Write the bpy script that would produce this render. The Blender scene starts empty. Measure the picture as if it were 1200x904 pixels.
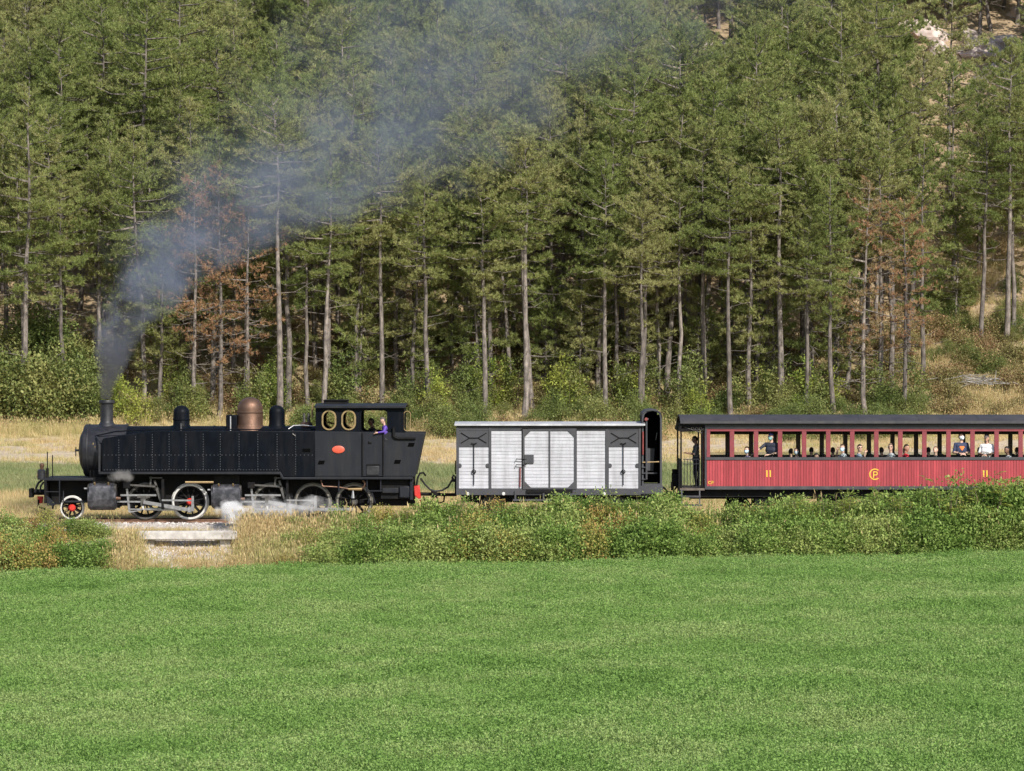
import bpy, bmesh, math, random
import numpy as np
from mathutils import Vector, Matrix, noise as mnoise
R = math.radians
random.seed(7); rng = np.random.default_rng(7)
S = bpy.context.scene
COL = S.collection

# ------------------------------------------------------------------ camera, sky, sun, exposure
CAM_Y, CAM_Z, FPX = -115.0, 5.45, 4389.0          # focal length in pixels of a 1200 px wide picture
cd = bpy.data.cameras.new('camera'); cam = bpy.data.objects.new('camera', cd); COL.objects.link(cam)
cam.location = (0, CAM_Y, CAM_Z); cam.rotation_euler = (R(90) - math.atan(52 / FPX), 0, 0)
cd.sensor_width = 36; cd.lens = 36 * FPX / 1200; cd.clip_start = 1; cd.clip_end = 2000
S.camera = cam
SUN_EL, SUN_AZ = 37.0, 28.0                        # behind the camera, to its right
sd = (math.sin(R(SUN_AZ)) * math.cos(R(SUN_EL)), -math.cos(R(SUN_AZ)) * math.cos(R(SUN_EL)), math.sin(R(SUN_EL)))
W = bpy.data.worlds.new('World'); S.world = W; W.use_nodes = True
nt = W.node_tree; nt.nodes.clear()
sky = nt.nodes.new('ShaderNodeTexSky'); sky.sky_type = 'NISHITA'; sky.sun_disc = False
sky.sun_elevation = R(SUN_EL); sky.sun_rotation = math.atan2(sd[0], sd[1]); sky.air_density = 1.0; sky.dust_density = 1.2
bg = nt.nodes.new('ShaderNodeBackground'); bg.inputs['Strength'].default_value = 0.13
wo = nt.nodes.new('ShaderNodeOutputWorld')
nt.links.new(sky.outputs[0], bg.inputs['Color']); nt.links.new(bg.outputs[0], wo.inputs['Surface'])
sl = bpy.data.lights.new('sun', 'SUN'); sl.energy = 4.6; sl.angle = R(0.5); sl.color = (1.0, 0.95, 0.87)
so = bpy.data.objects.new('sun', sl); COL.objects.link(so)
so.rotation_euler = Vector(sd).to_track_quat('Z', 'Y').to_euler(); so.location = (0, -60, 60)
S.view_settings.view_transform = 'Standard'; S.view_settings.look = 'None'
S.view_settings.gamma = 1.0; S.view_settings.exposure = 0.25; S.view_settings.use_curve_mapping = False
S.cycles.max_bounces = 7; S.cycles.diffuse_bounces = 4; S.cycles.glossy_bounces = 2
S.cycles.transmission_bounces = 4; S.cycles.transparent_max_bounces = 12; S.cycles.volume_bounces = 4
S.cycles.volume_step_rate = 1.0; S.cycles.volume_max_steps = 256
S.cycles.use_denoising = True

# ------------------------------------------------------------------ measuring helpers
def PX(px, Y=-1.0): return (px - 600) * (Y - CAM_Y) / FPX
def PZ(py, Y=-1.0): return CAM_Z - (py - 400) * (Y - CAM_Y) / FPX
def smooth(a, b, x):
    t = np.clip((np.asarray(x, float) - a) / (b - a), 0, 1); return t * t * (3 - 2 * t)
def edge_y(x): return -6.8 + 0.085 * np.clip(x, -60, 60)
def wob(x, y, s, k):                               # cheap rolling noise
    return (np.sin(x * s * 1.3 + k) * np.cos(y * s + 1.7 * k) + .5 * np.sin(x * s * 2.7 - y * s * 2.1 + 3 * k) + .25 * np.sin(x * s * 5.1 + y * s * 4.3 + k))
def H(x, y):
    x = np.asarray(x, float); y = np.asarray(y, float)
    e = edge_y(x)
    zf = -1.27 + 0.0157 * np.clip(x, -40, 40) + .03 * wob(x, y, .5, 1)
    z = zf + (-0.27 - zf) * smooth(0, 1, (y - e) / (-2.4 - e))
    back = 1.52 * np.clip((y - 2.4) / 57.6, 0, 1)
    z = z + back + .05 * wob(x, y, .35, 2) * smooth(3, 8, y)
    dy = np.clip(y - 59, 0, 170)
    z = z + .44 * (np.sqrt(dy * dy + 16) - 4) + wob(x, y, .16, 3) * .55 * smooth(62, 80, y) + wob(x, y, .5, 4) * .16 * smooth(60, 70, y)
    return z
def hit(px, py):                                   # where the sight line of a photo point meets the ground behind the train
    for Y in np.arange(3, 200, .25):
        x = PX(px, Y); z = PZ(py, Y)
        if z <= H(x, Y): return (float(x), float(Y), float(H(x, Y)))
    return (float(PX(px, 150)), 150., float(H(PX(px, 150), 150)))

# ------------------------------------------------------------------ materials
def mat(name, col, rough=.6, metal=0., var=.18, scale=6., bump=0., bscale=60., dirt=None, damt=.35, dscale=2.5, stretch=None, spec=.5, trans=0., rnd=0., coat=0., streak=False):
    m = bpy.data.materials.new(name); m.use_nodes = True; n = m.node_tree; L = n.links
    b = n.nodes['Principled BSDF']; out = n.nodes['Material Output']
    b.inputs['Roughness'].default_value = rough; b.inputs['Metallic'].default_value = metal
    b.inputs['Specular IOR Level'].default_value = spec
    if coat: b.inputs['Coat Weight'].default_value = coat; b.inputs['Coat Roughness'].default_value = .25
    tc = n.nodes.new('ShaderNodeNewGeometry'); vec = tc.outputs['Position']
    if stretch:
        mp = n.nodes.new('ShaderNodeMapping'); mp.inputs['Scale'].default_value = stretch
        L.new(vec, mp.inputs[0]); vec = mp.outputs[0]
    nz = n.nodes.new('ShaderNodeTexNoise'); nz.inputs['Scale'].default_value = scale; nz.inputs['Detail'].default_value = 5
    L.new(vec, nz.inputs['Vector'])
    mr = n.nodes.new('ShaderNodeMapRange'); mr.inputs[1].default_value = .3; mr.inputs[2].default_value = .7
    mr.inputs[3].default_value = 1 - var; mr.inputs[4].default_value = 1 + var
    L.new(nz.outputs[0], mr.inputs[0])
    val = mr.outputs[0]
    if rnd:
        oi = n.nodes.new('ShaderNodeObjectInfo'); m2 = n.nodes.new('ShaderNodeMapRange')
        m2.inputs[3].default_value = 1 - rnd; m2.inputs[4].default_value = 1 + rnd
        L.new(oi.outputs['Random'], m2.inputs[0])
        mu = n.nodes.new('ShaderNodeMath'); mu.operation = 'MULTIPLY'; L.new(val, mu.inputs[0]); L.new(m2.outputs[0], mu.inputs[1]); val = mu.outputs[0]
    mx = n.nodes.new('ShaderNodeVectorMath'); mx.operation = 'SCALE'; mx.inputs[0].default_value = col
    L.new(val, mx.inputs['Scale']); c = mx.outputs[0]
    if dirt:
        n2 = n.nodes.new('ShaderNodeTexNoise'); n2.inputs['Scale'].default_value = dscale; n2.inputs['Detail'].default_value = 8; n2.inputs['Roughness'].default_value = .65
        if streak:
            ms_ = n.nodes.new('ShaderNodeMapping'); ms_.inputs['Scale'].default_value = (1.6, 1.6, .22); L.new(tc.outputs['Position'], ms_.inputs[0]); L.new(ms_.outputs[0], n2.inputs['Vector'])
        else: L.new(tc.outputs['Position'], n2.inputs['Vector'])
        r2 = n.nodes.new('ShaderNodeMapRange'); r2.inputs[1].default_value = .45; r2.inputs[2].default_value = .72; r2.inputs[3].default_value = 0; r2.inputs[4].default_value = damt
        L.new(n2.outputs[0], r2.inputs[0])
        mm = n.nodes.new('ShaderNodeMix'); mm.data_type = 'RGBA'; mm.inputs[7].default_value = (*dirt, 1)
        L.new(r2.outputs[0], mm.inputs[0]); L.new(c, mm.inputs[6]); c = mm.outputs[2]
        rr = n.nodes.new('ShaderNodeMapRange'); rr.inputs[3].default_value = rough; rr.inputs[4].default_value = min(1, rough + .3)
        L.new(r2.outputs[0], rr.inputs[0]); L.new(rr.outputs[0], b.inputs['Roughness'])
    L.new(c, b.inputs['Base Color'])
    if bump:
        nb = n.nodes.new('ShaderNodeTexNoise'); nb.inputs['Scale'].default_value = bscale; nb.inputs['Detail'].default_value = 4
        L.new(vec, nb.inputs['Vector'])
        bp = n.nodes.new('ShaderNodeBump'); bp.inputs['Strength'].default_value = bump; bp.inputs['Distance'].default_value = .02
        L.new(nb.outputs[0], bp.inputs['Height']); L.new(bp.outputs[0], b.inputs['Normal'])
    if trans:
        t = n.nodes.new('ShaderNodeBsdfTranslucent'); ms = n.nodes.new('ShaderNodeMixShader'); ms.inputs[0].default_value = trans
        L.new(c, t.inputs['Color']); L.new(b.outputs[0], ms.inputs[1]); L.new(t.outputs[0], ms.inputs[2]); L.new(ms.outputs[0], out.inputs['Surface'])
    return m

def leaf_mat(name, cols, pscale=.35, rough=.55, trans=.3, detail_scale=3.0, bright=.35):
    """foliage: a ramp of leaf colours picked per plant and by patches, with translucent blades"""
    m = bpy.data.materials.new(name); m.use_nodes = True; n = m.node_tree; L = n.links
    b = n.nodes['Principled BSDF']; out = n.nodes['Material Output']; b.inputs['Roughness'].default_value = rough
    b.inputs['Specular IOR Level'].default_value = .18
    g = n.nodes.new('ShaderNodeNewGeometry'); oi = n.nodes.new('ShaderNodeObjectInfo')
    a = n.nodes.new('ShaderNodeTexNoise'); a.inputs['Scale'].default_value = pscale; a.inputs['Detail'].default_value = 4; L.new(g.outputs['Position'], a.inputs['Vector'])
    a2 = n.nodes.new('ShaderNodeTexNoise'); a2.inputs['Scale'].default_value = detail_scale; a2.inputs['Detail'].default_value = 3; L.new(g.outputs['Position'], a2.inputs['Vector'])
    wn = n.nodes.new('ShaderNodeTexWhiteNoise'); wn.noise_dimensions = '1D'; L.new(g.outputs['Random Per Island'], wn.inputs['W'])
    def madd(x, k, y):
        q = n.nodes.new('ShaderNodeMath'); q.operation = 'MULTIPLY_ADD'; L.new(x, q.inputs[0]); q.inputs[1].default_value = k
        if y is None: q.inputs[2].default_value = 0
        elif isinstance(y, float): q.inputs[2].default_value = y
        else: L.new(y, q.inputs[2])
        return q.outputs[0]
    v = madd(a.outputs[0], 1.5, -.75); v = madd(a2.outputs[0], .7, v); v = madd(oi.outputs['Random'], .45, v); v = madd(g.outputs['Random Per Island'], .35, v)
    cr = n.nodes.new('ShaderNodeValToRGB'); el = cr.color_ramp.elements
    while len(el) < len(cols): el.new(.5)
    for i, (p, c) in enumerate(cols): el[i].position = p; el[i].color = (*c, 1)
    L.new(v, cr.inputs[0])
    m2 = n.nodes.new('ShaderNodeMapRange'); m2.inputs[3].default_value = 1 - bright; m2.inputs[4].default_value = 1 + bright; L.new(wn.outputs[0], m2.inputs[0])
    mx = n.nodes.new('ShaderNodeVectorMath'); mx.operation = 'SCALE'; L.new(cr.outputs[0], mx.inputs[0]); L.new(m2.outputs[0], mx.inputs['Scale'])
    L.new(mx.outputs[0], b.inputs['Base Color'])
    t = n.nodes.new('ShaderNodeBsdfTranslucent'); ms = n.nodes.new('ShaderNodeMixShader'); ms.inputs[0].default_value = trans
    L.new(mx.outputs[0], t.inputs['Color']); L.new(b.outputs[0], ms.inputs[1]); L.new(t.outputs[0], ms.inputs[2]); L.new(ms.outputs[0], out.inputs['Surface'])
    return m

M = {}
dust = (.16, .13, .10)
M['black'] = mat('black_paint', (.0035, .0052, .0085), .40, 0, .25, 3, .08, 25, dirt=(.013, .0125, .013), damt=.6, dscale=3, spec=.07, streak=True)
M['pocket_shade'] = mat('pocket_shade_black', (.002, .002, .002), .9, 0, .1, 3, spec=.05)  # near-black that paints the shade inside the step holes
M['rivet'] = mat('rivet_heads', (.052, .056, .064), .5, .2, .2, 20)
M['cab'] = mat('charcoal_paint', (.0145, .016, .021), .5, 0, .12, 2.5, .06, 20, dirt=(.034, .033, .033), damt=.5, dscale=3, spec=.22, streak=True)
M['frame'] = mat('grimy_black', (.006, .006, .007), .65, 0, .3, 6, .1, 30, dirt=(.03, .025, .02), damt=.5, dscale=4, spec=.15)
M['smokebox'] = mat('smokebox_black', (.014, .014, .018), .5, 0, .3, 4, .1, 30, dirt=(.045, .043, .045), damt=.5, dscale=5)
M['cylinder'] = mat('cylinder_cladding', (.055, .056, .066), .36, .35, .35, 7, .12, 18, dirt=(.16, .15, .16), damt=.6, dscale=7)
M['steel'] = mat('rod_steel', (.34, .34, .35), .42, .75, .25, 10, .05, 40, dirt=(.12, .1, .085), damt=.6, dscale=9)
M['greasy'] = mat('greasy_steel', (.11, .105, .10), .45, .5, .3, 12, .1, 40, dirt=(.06, .05, .04), damt=.6, dscale=9)
M['copper'] = mat('copper_dome', (.175, .102, .070), .5, .75, .22, 5, .05, 20, dirt=(.11, .075, .06), damt=.65, dscale=6)
M['brass'] = mat('brass', (.42, .30, .15), .4, .8, .2, 12, dirt=(.25, .19, .12), damt=.5, dscale=14)
M['white_tyre'] = mat('white_tyre_paint', (.58, .57, .55), .6, 0, .08, 9, dirt=(.40, .36, .30), damt=.5, dscale=6)
M['dirty_tyre'] = mat('dirty_tyre_paint', (.17, .165, .14), .6, 0, .2, 9, dirt=(.16, .13, .1), damt=.7, dscale=6)
M['red'] = mat('red_paint', (.55, .028, .02), .42, 0, .15, 10, dirt=(.2, .05, .04), damt=.4, dscale=9)
M['plate'] = mat('orange_red_enamel', (.62, .10, .055), .4, 0, .1, 20)
M['lamp'] = mat('lamp_housing', (.03, .03, .035), .35, .3, .2, 10)
M['wood'] = mat('weathered_white_plank', (.49, .49, .525), .8, 0, .12, 5, .25, 30, dirt=(.24, .235, .24), damt=.55, dscale=2.4, stretch=(.6, 6, 6), rnd=.07, streak=True)
M['wgrey'] = mat('wagon_grey', (.045, .045, .053), .62, 0, .14, 5, .1, 30, dirt=(.085, .078, .072), damt=.45, dscale=3, streak=True)
M['wroof'] = mat('wagon_roof_zinc', (.46, .46, .48), .55, .1, .2, 3, .1, 20, dirt=(.22, .215, .21), damt=.6, dscale=2)
M['cred'] = mat('carriage_red', (.375, .058, .068), .52, 0, .10, 7, .05, 30, dirt=(.22, .05, .055), damt=.6, dscale=2.6, stretch=(3, 3, .5), rnd=.2, spec=.25, streak=True)
M['cpost'] = mat('carriage_post_red', (.225, .036, .045), .6, 0, .14, 7, .05, 30, dirt=(.15, .055, .06), damt=.5, dscale=5)
M['cgrey'] = mat('carriage_grey', (.042, .040, .047), .55, 0, .14, 4, .05, 20, dirt=(.12, .11, .10), damt=.4, dscale=3)
M['croof'] = mat('carriage_roof', (.034, .032, .038), .7, 0, .2, 2, .1, 18, dirt=(.07, .064, .062), damt=.5, dscale=1.5)
M['inside'] = mat('dark_varnished_wood', (.045, .028, .018), .5, 0, .25, 5)
M['seat'] = mat('dark_seat_leather', (.035, .03, .032), .5, 0, .2, 8)
M['yellow'] = mat('yellow_lettering', (.72, .46, .05), .5, 0, .1, 20)
M['rubber'] = mat('black_rubber', (.018, .018, .02), .6, 0, .2, 20)
M['rust'] = mat('rusty_iron', (.22, .085, .04), .8, 0, .3, 14, .2, 50)
M['gauge'] = mat('red_hand_brake', (.22, .05, .045), .5, 0, .2, 10)
g = bpy.data.materials.new('window_glass'); g.use_nodes = True; gb = g.node_tree.nodes['Principled BSDF']
gb.inputs['Transmission Weight'].default_value = 1; gb.inputs['Roughness'].default_value = .04; gb.inputs['IOR'].default_value = 1.15
gb.inputs['Base Color'].default_value = (.62, .66, .66, 1); M['glass'] = g
M['bark'] = mat('pine_bark', (.178, .152, .132), .9, 0, .6, 3.5, .7, 14, dirt=(.06, .05, .045), damt=.9, dscale=3.5, stretch=(3, 3, .7), rnd=.3)
M['deadwood'] = mat('silver_dead_wood', (.30, .28, .25), .85, 0, .3, 4, .4, 20, stretch=(3, 3, .6))
M['stem'] = mat('shrub_stem', (.12, .095, .06), .85, 0, .3, 9)
M['concrete'] = mat('pale_concrete', (.50, .475, .445), .85, 0, .2, 5, .35, 30, dirt=(.22, .19, .16), damt=.75, dscale=2.2)
M['rock'] = mat('pale_limestone', (.56, .46, .41), .9, 0, .22, 1.5, .8, 5, dirt=(.30, .22, .18), damt=.7, dscale=1.2)
M['gravel'] = mat('ballast_gravel', (.46, .42, .385), .9, 0, .35, 18, .8, 40, dirt=(.26, .21, .16), damt=.6, dscale=3)
M['stone'] = mat('ballast_stone', (.50, .46, .43), .9, 0, .3, 9, .3, 40, rnd=.35)
M['sleeper'] = mat('oak_sleeper', (.13, .105, .085), .9, 0, .3, 6, .4, 30)
M['rail'] = mat('rusty_rail', (.23, .13, .085), .6, .4, .3, 8)
GR = [(0.0, (.120, .158, .052)), (.35, (.198, .248, .078)), (.7, (.278, .318, .104)), (1.0, (.38, .37, .16))]
M['pine'] = leaf_mat('pine_needles', GR, .25, .6, .42, 1.3, .38)
M['pine_dark'] = leaf_mat('dark_pine_needles', [(0, (.115, .152, .058)), (.5, (.180, .225, .075)), (1, (.26, .28, .105))], .25, .6, .22, 1.3, .38)
M['pine_rust'] = leaf_mat('browning_pine_needles', [(0, (.16, .16, .065)), (.42, (.24, .18, .09)), (.75, (.38, .20, .11)), (1, (.30, .23, .12))], .8, .6, .2, 2, .35)
M['alfalfa'] = leaf_mat('alfalfa_leaves', [(0, (.140, .255, .055)), (.4, (.188, .326, .075)), (.75, (.232, .370, .096)), (1.0, (.33, .43, .15))], .35, .6, .36, 1.6, .2)
M['bramble'] = leaf_mat('bramble_leaves', [(0, (.072, .138, .029)), (.4, (.142, .232, .050)), (.75, (.222, .322, .077)), (1, (.35, .40, .13))], .5, .5, .3, 2.5, .4)
M['bramble_yellow'] = leaf_mat('yellowing_leaves', [(0, (.15, .19, .05)), (.5, (.27, .29, .075)), (.85, (.38, .33, .09)), (1, (.42, .26, .10))], .8, .5, .3, 3, .4)
M['locust'] = leaf_mat('locust_leaves', [(0, (.13, .20, .045)), (.5, (.22, .31, .065)), (1, (.38, .41, .09))], .7, .5, .4, 3, .35)
M['broad'] = leaf_mat('broadleaf_shrub_leaves', [(0, (.075, .11, .036)), (.45, (.130, .175, .052)), (.8, (.20, .235, .075)), (1, (.28, .28, .10))], .45, .5, .3, 2, .4)
M['scrub'] = leaf_mat('dry_scrub_leaves', [(0, (.15, .14, .06)), (.45, (.23, .215, .085)), (.8, (.30, .25, .11)), (1, (.34, .22, .12))], .6, .6, .3, 2, .4)
M['straw'] = leaf_mat('dry_grass_blades', [(0, (.38, .28, .13)), (.4, (.52, .39, .19)), (.75, (.62, .48, .26)), (1, (.40, .37, .15))], .4, .6, .3, 2, .25)
M['greengrass'] = leaf_mat('green_meadow_blades', [(0, (.15, .19, .07)), (.5, (.22, .27, .11)), (1, (.34, .33, .16))], .3, .6, .3, 2, .25)

def ground_material():
    m = bpy.data.materials.new('earth_and_grass'); m.use_nodes = True; n = m.node_tree; L = n.links
    b = n.nodes['Principled BSDF']; b.inputs['Roughness'].default_value = .95; b.inputs['Specular IOR Level'].default_value = .1
    g = n.nodes.new('ShaderNodeNewGeometry'); sp = n.nodes.new('ShaderNodeSeparateXYZ'); L.new(g.outputs['Position'], sp.inputs[0])
    nz = n.nodes.new('ShaderNodeTexNoise'); nz.inputs['Scale'].default_value = .35; nz.inputs['Detail'].default_value = 6; L.new(g.outputs['Position'], nz.inputs['Vector'])
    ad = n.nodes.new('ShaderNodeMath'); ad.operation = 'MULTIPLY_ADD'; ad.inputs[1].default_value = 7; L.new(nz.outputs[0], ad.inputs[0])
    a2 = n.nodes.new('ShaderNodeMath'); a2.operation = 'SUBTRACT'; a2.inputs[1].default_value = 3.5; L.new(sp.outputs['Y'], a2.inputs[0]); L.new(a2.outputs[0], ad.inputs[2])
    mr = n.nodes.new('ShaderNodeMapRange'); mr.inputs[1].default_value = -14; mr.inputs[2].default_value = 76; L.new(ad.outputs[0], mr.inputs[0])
    cr = n.nodes.new('ShaderNodeValToRGB'); el = cr.color_ramp.elements
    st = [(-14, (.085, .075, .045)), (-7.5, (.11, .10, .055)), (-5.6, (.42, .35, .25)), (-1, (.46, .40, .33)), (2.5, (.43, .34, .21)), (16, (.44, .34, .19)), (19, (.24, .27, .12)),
          (30, (.25, .27, .13)), (33, (.50, .41, .29)), (50, (.52, .42, .30)), (54, (.48, .38, .20)), (60, (.43, .34, .18)), (66, (.33, .265, .14)), (76, (.38, .285, .18))]
    while len(el) < len(st): el.new(.5)
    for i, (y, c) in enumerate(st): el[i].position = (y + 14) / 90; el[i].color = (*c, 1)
    L.new(mr.outputs[0], cr.inputs[0])
    n3 = n.nodes.new('ShaderNodeTexNoise'); n3.inputs['Scale'].default_value = 3.2; n3.inputs['Detail'].default_value = 9; n3.inputs['Roughness'].default_value = .7; L.new(g.outputs['Position'], n3.inputs['Vector'])
    m3 = n.nodes.new('ShaderNodeMapRange'); m3.inputs[1].default_value = .25; m3.inputs[2].default_value = .75; m3.inputs[3].default_value = .55; m3.inputs[4].default_value = 1.4; L.new(n3.outputs[0], m3.inputs[0])
    mx = n.nodes.new('ShaderNodeVectorMath'); mx.operation = 'SCALE'; L.new(cr.outputs[0], mx.inputs[0]); L.new(m3.outputs[0], mx.inputs['Scale'])
    L.new(mx.outputs[0], b.inputs['Base Color'])
    bp = n.nodes.new('ShaderNodeBump'); bp.inputs['Strength'].default_value = .6; bp.inputs['Distance'].default_value = .08; L.new(n3.outputs[0], bp.inputs['Height']); L.new(bp.outputs[0], b.inputs['Normal'])
    return m
M['ground'] = ground_material()

# ------------------------------------------------------------------ object helpers
WL = {}                                            # world origin of each parent
def tag(o, label=None, cat=None, group=None, kind=None):
    if label: o['label'] = label
    if cat: o['category'] = cat
    if group: o['group'] = group
    if kind: o['kind'] = kind
    return o
def thing(name, loc, label, cat, group=None):
    o = bpy.data.objects.new(name, None); COL.objects.link(o); o.location = loc; o.empty_display_size = .3
    WL[o.name] = Vector(loc); return tag(o, label, cat, group)
def link(name, me, parent=None, loc=None, m=None):
    o = bpy.data.objects.new(name, me); COL.objects.link(o)
    if m is not None and not me.materials: me.materials.append(m)
    if parent is not None: o.parent = parent
    if loc is not None: o.location = Vector(loc) - (WL[parent.name] if parent is not None else Vector())
    WL[o.name] = Vector(loc) if loc is not None else (WL[parent.name].copy() if parent is not None else Vector())
    return o
def copy_tree(o, parent=None):
    c = o.copy(); COL.objects.link(c); c.parent = parent
    for ch in o.children: copy_tree(ch, c)
    return c
def finish(me, ang=35):
    me.update()
    a = np.ones(len(me.polygons), dtype=bool); me.polygons.foreach_set('use_smooth', a)
    try: me.set_sharp_from_angle(angle=R(ang))
    except Exception: pass
class MB:
    """collects shapes in world coordinates and links them as one mesh"""
    def __init__(s): s.v = []; s.f = []
    def add(s, v, f):
        k = len(s.v); s.v += [tuple(p) for p in v]; s.f += [tuple(i + k for i in q) for q in f]; return s
    def box(s, x0, x1, y0, y1, z0, z1):
        x0, x1 = min(x0, x1), max(x0, x1); y0, y1 = min(y0, y1), max(y0, y1); z0, z1 = min(z0, z1), max(z0, z1)
        return s.add([(x0, y0, z0), (x1, y0, z0), (x1, y1, z0), (x0, y1, z0), (x0, y0, z1), (x1, y0, z1), (x1, y1, z1), (x0, y1, z1)],
                     [(0, 3, 2, 1), (4, 5, 6, 7), (0, 1, 5, 4), (1, 2, 6, 5), (2, 3, 7, 6), (3, 0, 4, 7)])
    def prism(s, poly, y0, y1):                    # polygon in x, z pushed along y
        n = len(poly); v = [(x, y0, z) for x, z in poly] + [(x, y1, z) for x, z in poly]
        ar = sum(poly[i][0] * poly[(i + 1) % n][1] - poly[(i + 1) % n][0] * poly[i][1] for i in range(n))
        f = [tuple(range(n)), tuple(range(2 * n - 1, n - 1, -1))] + [(i, i + n, (i + 1) % n + n, (i + 1) % n) for i in range(n)]
        if ar < 0: f = [q[::-1] for q in f]
        return s.add(v, f)
    def prismx(s, poly, x0, x1):                   # polygon in y, z pushed along x
        n = len(poly); v = [(x0, y, z) for y, z in poly] + [(x1, y, z) for y, z in poly]
        ar = sum(poly[i][0] * poly[(i + 1) % n][1] - poly[(i + 1) % n][0] * poly[i][1] for i in range(n))
        f = [tuple(range(n - 1, -1, -1)), tuple(range(n, 2 * n))] + [(i, (i + 1) % n, (i + 1) % n + n, i + n) for i in range(n)]
        if ar < 0: f = [q[::-1] for q in f]
        return s.add(v, f)
    def tube(s, pts, r, n=8, cap=True):
        pts = [Vector(p) for p in pts]; m = len(pts); rr = r if isinstance(r, (list, tuple)) else [r] * m
        t = (pts[1] - pts[0]).normalized(); up = Vector((0, 0, 1)) if abs(t.z) < .9 else Vector((1, 0, 0))
        u = t.cross(up).normalized(); v = []
        for i, p in enumerate(pts):
            d = (pts[min(i + 1, m - 1)] - pts[max(i - 1, 0)]).normalized()
            u = (u - d * u.dot(d)).normalized(); w = d.cross(u)
            for k in range(n):
                a = 2 * math.pi * k / n; v.append(p + (u * math.cos(a) + w * math.sin(a)) * rr[i])
        f = [(i * n + k, i * n + (k + 1) % n, (i + 1) * n + (k + 1) % n, (i + 1) * n + k) for i in range(m - 1) for k in range(n)]
        if cap: f += [tuple(range(n - 1, -1, -1)), tuple(range((m - 1) * n, m * n))]
        return s.add(v, f)
    def lathe(s, prof, c, axis='z', n=24):         # profile of (radius, height)
        v = []; f = []; m = len(prof)
        for r, h in prof:
            for k in range(n):
                a = 2 * math.pi * k / n; ca, sa = math.cos(a) * max(r, 1e-4), math.sin(a) * max(r, 1e-4)
                v.append({'z': (c[0] + ca, c[1] + sa, c[2] + h), 'x': (c[0] + h, c[1] + ca, c[2] + sa), 'y': (c[0] + sa, c[1] + h, c[2] + ca)}[axis])
        f = [(i * n + k, i * n + (k + 1) % n, (i + 1) * n + (k + 1) % n, (i + 1) * n + k) for i in range(m - 1) for k in range(n)]
        return s.add(v, f)
    def ball(s, c, r, n=12, m=8):
        r = r if isinstance(r, (tuple, list)) else (r, r, r); v = []
        for i in range(m + 1):
            th = math.pi * i / m
            for k in range(n):
                a = 2 * math.pi * k / n
                v.append((c[0] + r[0] * max(math.sin(th), 1e-3) * math.cos(a), c[1] + r[1] * max(math.sin(th), 1e-3) * math.sin(a), c[2] - r[2] * math.cos(th)))
        return s.add(v, [(i * n + k, i * n + (k + 1) % n, (i + 1) * n + (k + 1) % n, (i + 1) * n + k) for i in range(m) for k in range(n)])
    def bar(s, a, b, w, t):                        # flat rod between two points, w tall in its plane, t thick in y
        a, b = Vector(a), Vector(b); d = (b - a).normalized(); u = Vector((-d.z, 0, d.x)) * (w / 2); q = Vector((0, t / 2, 0))
        v = [a - u - q, b - u - q, b + u - q, a + u - q, a - u + q, b - u + q, b + u + q, a + u + q]
        return s.add(v, [(0, 1, 2, 3), (7, 6, 5, 4), (0, 4, 5, 1), (1, 5, 6, 2), (2, 6, 7, 3), (3, 7, 4, 0)])
    def mesh(s, name, off=None, ang=35):
        me = bpy.data.meshes.new(name); o = off or Vector()
        me.from_pydata([(p[0] - o[0], p[1] - o[1], p[2] - o[2]) for p in s.v], [], s.f); finish(me, ang); return me
    def build(s, name, m, parent=None, bev=0., ang=35, label=None):
        off = WL[parent.name] if parent is not None else Vector()
        o = link(name, s.mesh(name, off, ang), parent, None, m)
        if bev:
            b = o.modifiers.new('bevel', 'BEVEL'); b.width = bev; b.segments = 2; b.limit_method = 'ANGLE'; b.angle_limit = R(40)
        if label: o['label'] = label
        return o
def np_mesh(name, V, F, m, attr=None):             # V (n,3); F list of (k, array) polygons of equal size
    me = bpy.data.meshes.new(name); V = np.asarray(V, np.float32)
    me.vertices.add(len(V)); me.vertices.foreach_set('co', V.ravel())
    loops = np.concatenate([np.asarray(f).ravel() for f in F]); tot = np.concatenate([np.full(len(f), np.asarray(f).shape[1]) for f in F])
    me.loops.add(len(loops)); me.loops.foreach_set('vertex_index', loops.astype(np.int32))
    me.polygons.add(len(tot)); st = np.concatenate([[0], np.cumsum(tot)[:-1]]); me.polygons.foreach_set('loop_start', st.astype(np.int32)); me.polygons.foreach_set('loop_total', tot.astype(np.int32))
    me.update(calc_edges=True); me.materials.append(m); return me
def plate(name, outline, holes, y, th, m, parent, label=None):
    """flat plate in the x-z plane with openings cut through it"""
    cu = bpy.data.curves.new(name, 'CURVE'); cu.dimensions = '2D'; cu.fill_mode = 'BOTH'; cu.extrude = th / 2
    off = WL[parent.name]
    for loop in [outline] + holes:
        sp = cu.splines.new('POLY'); sp.points.add(len(loop) - 1); sp.use_cyclic_u = True
        for p, (x, z) in zip(sp.points, loop): p.co = (x - off.x, z - off.z, 0, 1)
    t = bpy.data.objects.new(name, cu); me = bpy.data.meshes.new_from_object(t); bpy.data.objects.remove(t); bpy.data.curves.remove(cu)
    me.transform(Matrix.Translation((0, y - off.y, 0)) @ Matrix.Rotation(R(90), 4, 'X')); me.name = name; finish(me, 30)
    o = link(name, me, parent, None, m)
    if label: o['label'] = label
    return o
def rrect(x0, x1, z0, z1, r, n=6):
    x0, x1 = min(x0, x1), max(x0, x1); z0, z1 = min(z0, z1), max(z0, z1); r = min(r, (x1 - x0) / 2 - 1e-4, (z1 - z0) / 2 - 1e-4); p = []
    for cx, cz, a0 in ((x1 - r, z1 - r, 0), (x0 + r, z1 - r, 90), (x0 + r, z0 + r, 180), (x1 - r, z0 + r, 270)):
        for k in range(n + 1): a = R(a0 + 90 * k / n); p.append((cx + r * math.cos(a), cz + r * math.sin(a)))
    return p
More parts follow.
